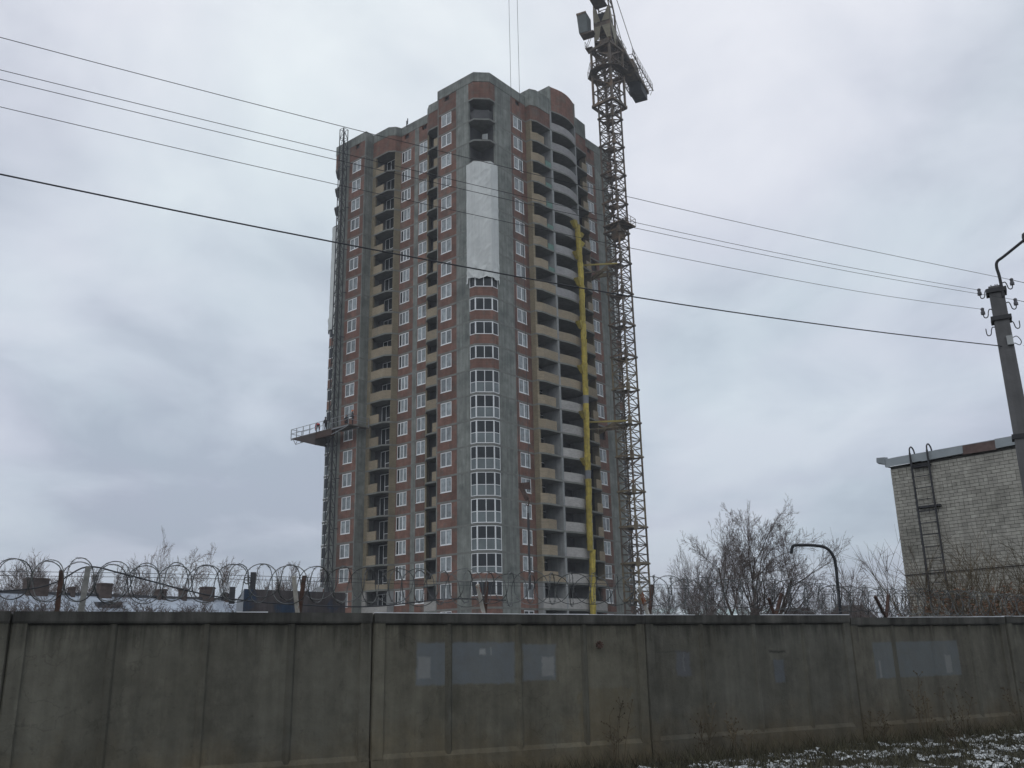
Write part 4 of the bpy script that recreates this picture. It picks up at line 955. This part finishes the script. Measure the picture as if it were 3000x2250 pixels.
MB().box(.2, .42, .3, .52, 4.55, 5.32).build('stove_pipe', DARK, SH); MB().box(-.62, -.4, 1.0, 1.2, 4.1, 4.78).build('stove_pipe', DARK, SH)
for x, z_ in ((.1, 4.98), (-.72, 4.35)):
    m_ = MB().tube([(x + .14 * math.cos(t), .25, z_ + .14 * math.sin(t)) for t in [i * PI / 8 for i in range(17)]], .022, 5); m_.bar((x - .14, .25, z_), (x + .14, .25, z_), .02).bar((x, .25, z_ - .14), (x, .25, z_ + .14), .02); m_.build('valve_wheel', DARK, SH)
MB().box(2.9, 3.15, .5, .75, 4.45, 4.72).build('vent_box', GALV, SH); MB().box(3.35, 3.6, .5, .75, 4.45, 4.72).build('vent_box', DARK, SH)

# ------------------------------------------------------------------ long snow-roofed house at the left
ROOFS = mat('thin_snow_on_slate', (.36, .40, .46), col2=(.24, .27, .32), mixs=.5, var=.15)
HS = thing('long_house', 'long low house with a snow covered roof and several chimneys behind the left trees', 'house', (-26.91, 50.25, 0), math.atan2(60.36 - 50.25, -18.04 + 26.91))
L_ = math.hypot(60.36 - 50.25, 26.91 - 18.04)
MB().box(-12, L_ - .4, -4.6, 4.6, 0, 3.3).build('wall', PLAST, HS)
MB().hull8([(-12, -5.2, 3.2), (L_, -5.2, 3.2), (L_, 0, 5.5), (-12, 0, 5.42), (-12, -5.2, 3.3), (L_, -5.2, 3.3), (L_, 0, 5.62), (-12, 0, 5.54)]).build('roof', ROOFS, HS)
MB().hull8([(-12, 0, 5.42), (L_, 0, 5.5), (L_, 5.2, 3.2), (-12, 5.2, 3.2), (-12, 0, 5.54), (L_, 0, 5.62), (L_, 5.2, 3.3), (-12, 5.2, 3.3)]).build('roof', SNOW, HS)
MB().bar((-12, -.02, 5.60), (L_, -.02, 5.70), .16, .12).build('ridge_board', ROOFD, HS)
for x, w_, h_ in ((1.27, 1.15, .80), (3.21, .2, .42), (5.05, .68, .70), (8.32, .2, .50), (8.64, .2, .52), (9.95, .26, .62), (11.58, .72, .78), (12.9, .24, .42)):
    MB().box(x - w_ / 2, x + w_ / 2, -.3, .3, 5.2, 5.62 + h_).box(x - w_ / 2 - .04, x + w_ / 2 + .04, -.34, .34, 5.62 + h_ - .12, 5.62 + h_ - .05).build('chimney', CHIMB, HS)
MB().hull8([(4.1, -1.6, 4.6), (5.2, -1.6, 4.6), (5.2, -.9, 4.7), (4.1, -.9, 4.7), (3.9, -1.9, 5.15), (5.3, -1.9, 5.2), (5.2, -.9, 5.2), (4.1, -.9, 5.2)]).build('roof_hatch', ROOFD, HS)
# ------------------------------------------------------------------ snowy sheds at the right, far rooftops
SR = thing('snowy_shed', 'long low shed whose snowy bluish roof just shows above the fence right of the crane', 'shed', (8.16, 59.44, 0), math.atan2(57.88 - 59.44, 15.81 - 8.16))
MB().box(0, 8.2, 0, 5, 0, 3.9).build('wall', PLAST, SR)
MB().hull8([(-.3, -.3, 3.85), (8.3, -.3, 3.75), (8.3, 2.5, 4.3), (-.3, 2.5, 4.62), (-.3, -.3, 3.95), (8.3, -.3, 3.85), (8.3, 2.5, 4.4), (-.3, 2.5, 4.72)]).hull8([(-.3, 2.5, 4.62), (8.3, 2.5, 4.3), (8.3, 5.4, 3.8), (-.3, 5.4, 3.9), (-.3, 2.5, 4.72), (8.3, 2.5, 4.4), (8.3, 5.4, 3.9), (-.3, 5.4, 4.0)]).build('roof', mat('snow_over_green_roof', (.35, .42, .42), col2=(.70, .74, .76), mixs=.9), SR)
fh = [('grey far house with a dark hipped roof under the gooseneck pipe', 33.5, 115, 6, 5.0, 7.1), ('small far house with a snowy roof, left of the gooseneck pipe', 29.6, 112, 4.5, 4.6, 6.4), ('far dark-roofed house near the white brick building', 40.5, 116, 6, 4.8, 7.3)]
for lab, x, y, w_, h0, h1 in fh:
    o = thing('distant_house', lab, 'house', (x, y, 0), R(-14), 'far houses above the fence'); MB().box(-w_ / 2, w_ / 2, -3, 3, 0, h0).build('wall', PLAST, o)
    MB().hull8([(-w_ / 2 - .4, -3.4, h0), (w_ / 2 + .4, -3.4, h0), (w_ / 2 + .4, 3.4, h0), (-w_ / 2 - .4, 3.4, h0), (-w_ / 4, -.1, h1), (w_ / 4, -.1, h1), (w_ / 4, .1, h1), (-w_ / 4, .1, h1)]).build('roof', ROOFD if 'dark' in lab else SNOW, o)
# far wood on the horizon
m_ = MB()
for k in range(4200):
    az = R(rnd.uniform(-50, 50)); d = rnd.uniform(240, 330); x, y = d * math.sin(az), d * math.cos(az)
    h = (5 + 3.2 * noise.noise(Vector((az * 14, 0, 0))) + rnd.random() * 3) * .9; w_ = rnd.uniform(.5, 2.0)
    m_.quad((x - w_, y, 0), (x + w_, y, 0), (x + w_ * .3, y, h), (x - w_ * .4, y, h))
tag(m_.build('far_wood', FARW), 'dark line of far bare woodland low on the horizon', 'woodland', kind='stuff')

# ------------------------------------------------------------------ bare trees
def grow_tree(trunk, crown, base, height, spread, seed, stems=1, density=1., droop=0., rad=None, depthmax=5, rmin=.012):
    rg_ = random.Random(seed)
    def seg(m, p, q, r0, r1, n=3):
        d = (q - p).normalized(); u = Vector((0, 0, 1)) if abs(d.z) < .9 else Vector((1, 0, 0)); a = d.cross(u).normalized(); b = a.cross(d); k = len(m.v)
        for c, r_ in ((p, r0), (q, r1)):
            for j in range(n): t = 2 * PI * j / n; m.v.append(tuple(c + a * math.cos(t) * r_ + b * math.sin(t) * r_))
        for j in range(n): m.f.append((k + j, k + (j + 1) % n, k + n + (j + 1) % n, k + n + j))
    rmin_ = rmin
    def branch(p, d, ln, r, dep):
        r = max(r, rmin_)
        ns = 5 if dep < 3 else 3; pts = [p]; dd = d.copy()
        for i in range(ns):
            w = .16 if dep else .10
            dd = (dd + Vector((rg_.gauss(0, w), rg_.gauss(0, w), rg_.gauss(0, w * .6) + (.07 if dep < 3 else .05) - droop * dep * .06))).normalized()
            pts.append(pts[-1] + dd * ln / ns)
        m = trunk if dep <= 1 else crown; n = 6 if dep == 0 else (4 if dep == 1 else 3)
        for i in range(ns): seg(m, pts[i], pts[i + 1], r * (1 - .72 * i / ns), r * (1 - .72 * (i + 1) / ns), n)
        if dep >= depthmax: return
        nc = max(2, int(round((8, 8, 6, 4, 3)[min(dep, 4)] * density)))
        for c in range(nc):
            t = .22 + .78 * (c + rg_.random() * .9) / nc if dep else .35 + .65 * (c + rg_.random()) / nc
            t = min(t, .99); i = min(int(t * ns), ns - 1); q = pts[i].lerp(pts[i + 1], t * ns - i); ax = (pts[i + 1] - pts[i]).normalized()
            ang = R(rg_.uniform(18, 44)); rot = rg_.uniform(0, 2 * PI); u = ax.orthogonal().normalized(); v = ax.cross(u)
            nd = (ax * math.cos(ang) + (u * math.cos(rot) + v * math.sin(rot)) * math.sin(ang)); nd.x *= spread; nd.y *= spread; nd.normalize()
            branch(q, nd, ln * rg_.uniform(.42, .68) * (1 - .3 * t), r * (1 - .72 * t) * rg_.uniform(.45, .7), dep + 1)
    r0 = rad or height * .018
    for s_ in range(stems):
        a = 2 * PI * s_ / max(1, stems) + rg_.random(); tl = 0 if stems == 1 else rg_.uniform(.12, .42)
        branch(Vector(base) + Vector((math.cos(a) * .1, math.sin(a) * .1, 0)), Vector((math.cos(a) * tl, math.sin(a) * tl, 1)).normalized(), height * (.62 if stems == 1 else .66) * rg_.uniform(.9, 1.05), r0 * (1 if stems == 1 else .8), 0)
def fit(a, b, h, w):
    V = a.v + b.v; mz = max(v[2] for v in V); mw = max(abs(v[0]) + 0 for v in V); my = max(abs(v[1]) for v in V)
    xs_ = sorted(v[0] for v in b.v); k1 = w / max(.1, xs_[int(len(xs_) * .985)] - xs_[int(len(xs_) * .015)]); cx_ = (xs_[int(len(xs_) * .985)] + xs_[int(len(xs_) * .015)]) / 2
    for m in (a, b): m.v = [((v[0] - cx_ * min(1, v[2] / mz * 1.6)) * k1, v[1] * k1, v[2] * h / mz) for v in m.v]
def tree(x, y, h, spread, seed, lab, stems=1, density=1., droop=0., tm=BARK, cm=TWIG, rad=None, dm=5, rmin=.006):
    T = thing('bare_tree', lab, 'tree', (x, y, 0), 0, 'leafless trees behind the fence')
    a, b = MB(), MB(); grow_tree(a, b, (0, 0, 0), h, 1.1, seed, stems, density, droop, rad, dm, rmin)
    fit(a, b, h, spread); a.build('trunk', tm, T); b.build('crown', cm, T)
tree(11.1, 43.6, 9.0, 5.4, 11, 'tallest bare tree behind the fence, many-stemmed with a broad crown', stems=4, density=1.0, rad=.17, rmin=.0065)
tree(9.2, 45.9, 7.2, 3.0, 12, 'bare tree just left of the tallest tree', stems=3, density=.95, rad=.09, dm=4)
tree(7.8, 43.3, 5.9, 3.2, 13, 'low bushy bare tree midway between crane and tallest tree', stems=3, density=1., rad=.07, dm=4)
tree(6.9, 47.4, 5.5, 2.8, 14, 'small bare tree right beside the crane foot', stems=4, density=.95, rad=.06, dm=4)
tree(12.9, 44.5, 5.6, 3.2, 15, 'leaning bare tree just right of the tallest tree', stems=2, density=.95, rad=.09, dm=4)
tree(13.9, 42.9, 4.8, 2.2, 16, 'small bare tree behind the gooseneck pipe', stems=4, density=.95, rad=.05, dm=4)
tree(16.6, 47.1, 6.0, 2.4, 17, 'pale drooping birch left of the white brick building', stems=1, density=1.0, droop=.5, cm=BIRCH, dm=4, rad=.06)
tree(15.0, 41.8, 4.5, 2.8, 18, 'low bare sapling between gooseneck pipe and brick building', stems=4, density=.9, rad=.05, dm=4)
tree(9.0, 41.0, 4.5, 3.0, 31, 'low spreading bare tree left of the forked bracket', stems=5, density=.9, rad=.05, dm=4)
tree(-24.7, 64.5, 11.2, 2.4, 19, 'tall slim drooping birch behind the long house', density=1.0, droop=.3, cm=BIRCH, dm=4, rmin=.013, rad=.09)
tree(-21.9, 66.0, 10.4, 4.2, 20, 'drooping birch right of the tall slim one', stems=2, density=.9, droop=.3, cm=BIRCH, dm=4, rmin=.013, rad=.09)
tree(-26.4, 63.5, 9.2, 4.4, 21, 'bare tree left of the tall slim birch', stems=4, density=.95, dm=4, rmin=.013)
tree(-33.2, 62.8, 9.4, 5.4, 22, 'bare tree at the far left edge of the picture', stems=5, density=.95, dm=4, rmin=.013)
tree(-30.2, 60.5, 9.0, 5.2, 23, 'bare tree behind the widest chimney of the long house', stems=5, density=.95, dm=4, rmin=.013)
tree(-27.6, 59.0, 8.0, 4.8, 24, 'low bare tree behind the dark post on the fence', stems=5, density=.9, dm=4, rmin=.013)
tree(-17.4, 72.5, 9.6, 5.4, 25, 'round bare tree behind the blue shed', stems=5, density=1.0, dm=4, rmin=.013)
for k_, (x_, y_t, h_, lab_) in enumerate(((-17.2, 42.6, 5.0, 'low bare thicket in front of the long house, right of the whitish post'), (-14.9, 43.0, 4.9, 'low bare thicket in front of the long house below the pair of thin chimneys'),
        (-19.4, 41.2, 5.0, 'low bare thicket in front of the long house between the two left posts'), (-21.6, 41.6, 5.0, 'low bare thicket in front of the widest chimney'), (-12.8, 43.6, 4.9, 'low bare thicket between the long house and the blue shed'), (-23.4, 42.5, 5.0, 'low bare thicket at the far left edge above the fence'), (-16.0, 44.0, 5.0, 'low bare thicket before the middle of the long snowy roof'))):
    tree(x_, y_t, h_, 3.8, 50 + k_, lab_, stems=7, density=.9, rad=.032, dm=4, rmin=.007)
# russet shrubs against the brick building
def shrub(x, y, h, n, seed, lab, leaves=0, lean=(0, 0), spread=.3):
    rg_ = random.Random(seed); T = thing('leafless_shrub', lab, 'shrub', (x, y, 0), 0, 'shrubs in front of the white brick building')
    m = MB(); lf = MB()
    for s_ in range(n):
        a = rg_.uniform(0, 2 * PI); p = Vector((math.cos(a) * .35, math.sin(a) * .35, 0)); d = Vector((math.cos(a) * rg_.uniform(.05, spread) + lean[0], math.sin(a) * rg_.uniform(.05, spread) + lean[1], 1)).normalized()
        ln = h * rg_.uniform(.55, 1.05); r_ = rg_.uniform(.012, .024); ns = 7; P = [p]
        for i in range(ns): d = (d + Vector((rg_.gauss(0, .06), rg_.gauss(0, .06), 0))).normalized(); P.append(P[-1] + d * ln / ns)
        m.tube(P, r_, 3, False, r2=.004)
        for c in range(9):
            i = rg_.randint(2, ns - 1); q = P[i]; e_ = (d + Vector((rg_.gauss(0, .45), rg_.gauss(0, .45), rg_.gauss(0, .2)))).normalized(); l2 = ln * rg_.uniform(.12, .34); q2 = q + e_ * l2
            m.tube([q, q.lerp(q2, .5) + Vector((0, 0, .03)), q2], .008, 3, False, r2=.003)
            for k in range(3):
                e2 = (e_ + Vector((rg_.gauss(0, .5), rg_.gauss(0, .5), rg_.gauss(0, .3)))).normalized(); qq = q.lerp(q2, rg_.uniform(.3, .9)); m.tube([qq, qq + e2 * l2 * .5], .005, 3, False, r2=.002)
                if leaves and q2.z < h * .75:
                    for w in range(leaves):
                        c_ = qq + e2 * l2 * rg_.random() * .5 + Vector((jit(.08), jit(.08), jit(.08))); u = Vector((rg_.gauss(0, 1), rg_.gauss(0, 1), rg_.gauss(0, 1))).normalized(); v = u.orthogonal().normalized(); z_ = .045
                        lf.quad(c_ + u * z_, c_ + v * z_ * .5, c_ - u * z_, c_ - v * z_ * .5)
    m.build('branches', DRY if leaves else TWIG, T)
    if leaves: tag(lf.build('withered_leaves', RLEAF, T), kind='stuff')
shrub(10.9, 25.4, 4.3, 12, 41, 'tall thin grey shrub below the ladder of the brick building')
shrub(10.0, 26.3, 4.6, 9, 42, 'thin leaning twigs at the left corner of the brick building', lean=(-.1, 0))
shrub(11.0, 24.2, 4.4, 17, 43, 'dense twiggy shrub right of the ladder', leaves=1)
shrub(11.1, 22.5, 4.1, 26, 44, 'russet shrub with withered leaves nearer the utility pole', leaves=4)
shrub(11.5, 21.2, 3.9, 28, 45, 'russet shrub with withered leaves at the right edge behind the fence', leaves=6)
shrub(10.5, 24.6, 3.2, 20, 46, 'low dense shrub behind the fence below the ladder', spread=.5)
shrub(10.8, 23.3, 3.5, 28, 47, 'low brownish shrub behind the fence with a few leaves', leaves=2, spread=.5)

# ------------------------------------------------------------------ weeds, grass and snow in front of the fence
m_ = MB(); g = random.Random(5)
def strip():
    s_ = g.uniform(5.5, 20); d = abs(g.gauss(0, 1)) * 2.6 + .05; p = fpt(s_, -d); return p.x, p.y, s_, d
for k in range(26000):
    x, y, s_, d = strip(); z0 = gz(x, y); h = g.uniform(.04, .19) * (1.5 if d < .4 else 1); a = g.uniform(0, 2 * PI); w_ = .006; lx, ly = g.gauss(0, .5) * h, g.gauss(0, .5) * h
    ux, uy = math.cos(a) * w_, math.sin(a) * w_
    m_.v += [(x - ux, y - uy, z0 - .01), (x + ux, y + uy, z0 - .01), (x + lx, y + ly, z0 + h)]; b = len(m_.v); m_.f.append((b - 3, b - 2, b - 1))
tag(m_.build('grass', GRASS), 'short matted grass poking through the snow at the lower right', 'grass', kind='stuff')
m_ = MB()
for k in range(26000):
    s_ = g.uniform(7.2, 20); d = g.uniform(.25, 7); p = fpt(s_, -d); x, y = p.x, p.y
    if noise.noise(Vector((x * 2.1, y * 2.1, 9))) + .5 * noise.noise(Vector((x * 7, y * 7, 2))) < .27 - .15 * min(1, (s_ - 7) / 9) + (.25 if d < .5 else 0): continue
    z0 = gz(x, y) + g.uniform(.0, .05); r_ = g.uniform(.012, .055); n = 6; a0_ = g.uniform(0, 6)
    ring1 = [(x + math.cos(a0_ + 2 * PI * j / n) * r_ * g.uniform(.5, 1.3), y + math.sin(a0_ + 2 * PI * j / n) * r_ * g.uniform(.5, 1.3), z0 + g.uniform(-.03, .02)) for j in range(n)]
    b = len(m_.v); m_.v += ring1 + [(x + jit(.02), y + jit(.02), z0 + r_ * .2)]
    for j in range(n): m_.f.append((b + j, b + (j + 1) % n, b + n))
tag(m_.build('snow_patches', mat('melting_snow', (.52, .54, .55), var=.25, scale=9, island=.25)), 'thin broken snow lying on the grass along the fence', 'snow', kind='stuff')
WL = ['tall thin dry weed leaning against the fence panel with the broad blue patch', 'dry weed stalk at the joint between the two right fence panels', 'dark dry weed rising in front of the third fence panel from the right', 'branched dry weed at the foot of the rightmost panel', 'dry weed clump in the middle of the snowy ground', 'short dry weed at the left end of the snowy strip', 'thin dry weed halfway along the blue-patched right panel', 'dry weed by the panel with the torn white paper']
for k, (s_, d, h) in enumerate(((13.05, .25, .95), (12.2, .2, .6), (8.7, .2, .75), (15.4, .3, .8), (11.8, 1.8, .6), (9.2, .25, .55), (13.9, .3, .75), (7.3, .15, .8))):
    p = fpt(s_, -d); T = thing('dry_weed', WL[k], 'weed', (p.x, p.y, gz(p.x, p.y)), 0, 'dry weeds along the fence')
    m = MB(); rg_ = random.Random(k)
    for q in range(5):
        d0 = Vector((rg_.gauss(0, .13), rg_.gauss(0, .1), 1)).normalized(); P = [Vector((rg_.gauss(0, .07), rg_.gauss(0, .05), -.02))]
        hh = h * rg_.uniform(.5, 1.05)
        for i in range(5): d0 = (d0 + Vector((rg_.gauss(0, .08), rg_.gauss(0, .08), 0))).normalized(); P.append(P[-1] + d0 * hh / 5)
        m.tube(P, .006, 3, False, r2=.003)
        for c in range(9):
            i = rg_.randint(2, 5); e_ = Vector((rg_.gauss(0, .7), rg_.gauss(0, .7), .7)).normalized() * rg_.uniform(.05, .16); m.tube([P[i], P[i] + e_], .003, 3, False)
            tip = P[i] + e_; m.box(tip.x - .008, tip.x + .008, tip.y - .008, tip.y + .008, tip.z - .008, tip.z + .012)
    m.build('stalks', DRY, T)

# ------------------------------------------------------------------ winter haze
hz_ = bpy.data.materials.new('haze_air'); hz_.use_nodes = True; t_ = hz_.node_tree; t_.nodes.clear()
ho = t_.nodes.new('ShaderNodeOutputMaterial'); pv = t_.nodes.new('ShaderNodeVolumePrincipled'); t_.links.new(pv.outputs[0], ho.inputs['Volume'])
pv.inputs['Color'].default_value = (.93, .95, 1, 1); pv.inputs['Density'].default_value = .0006; pv.inputs['Anisotropy'].default_value = .2
hb_ = MB().box(-2650, 2650, -700, 3600, -1.5, 101).build('haze', hz_); tag(hb_, kind='stuff')
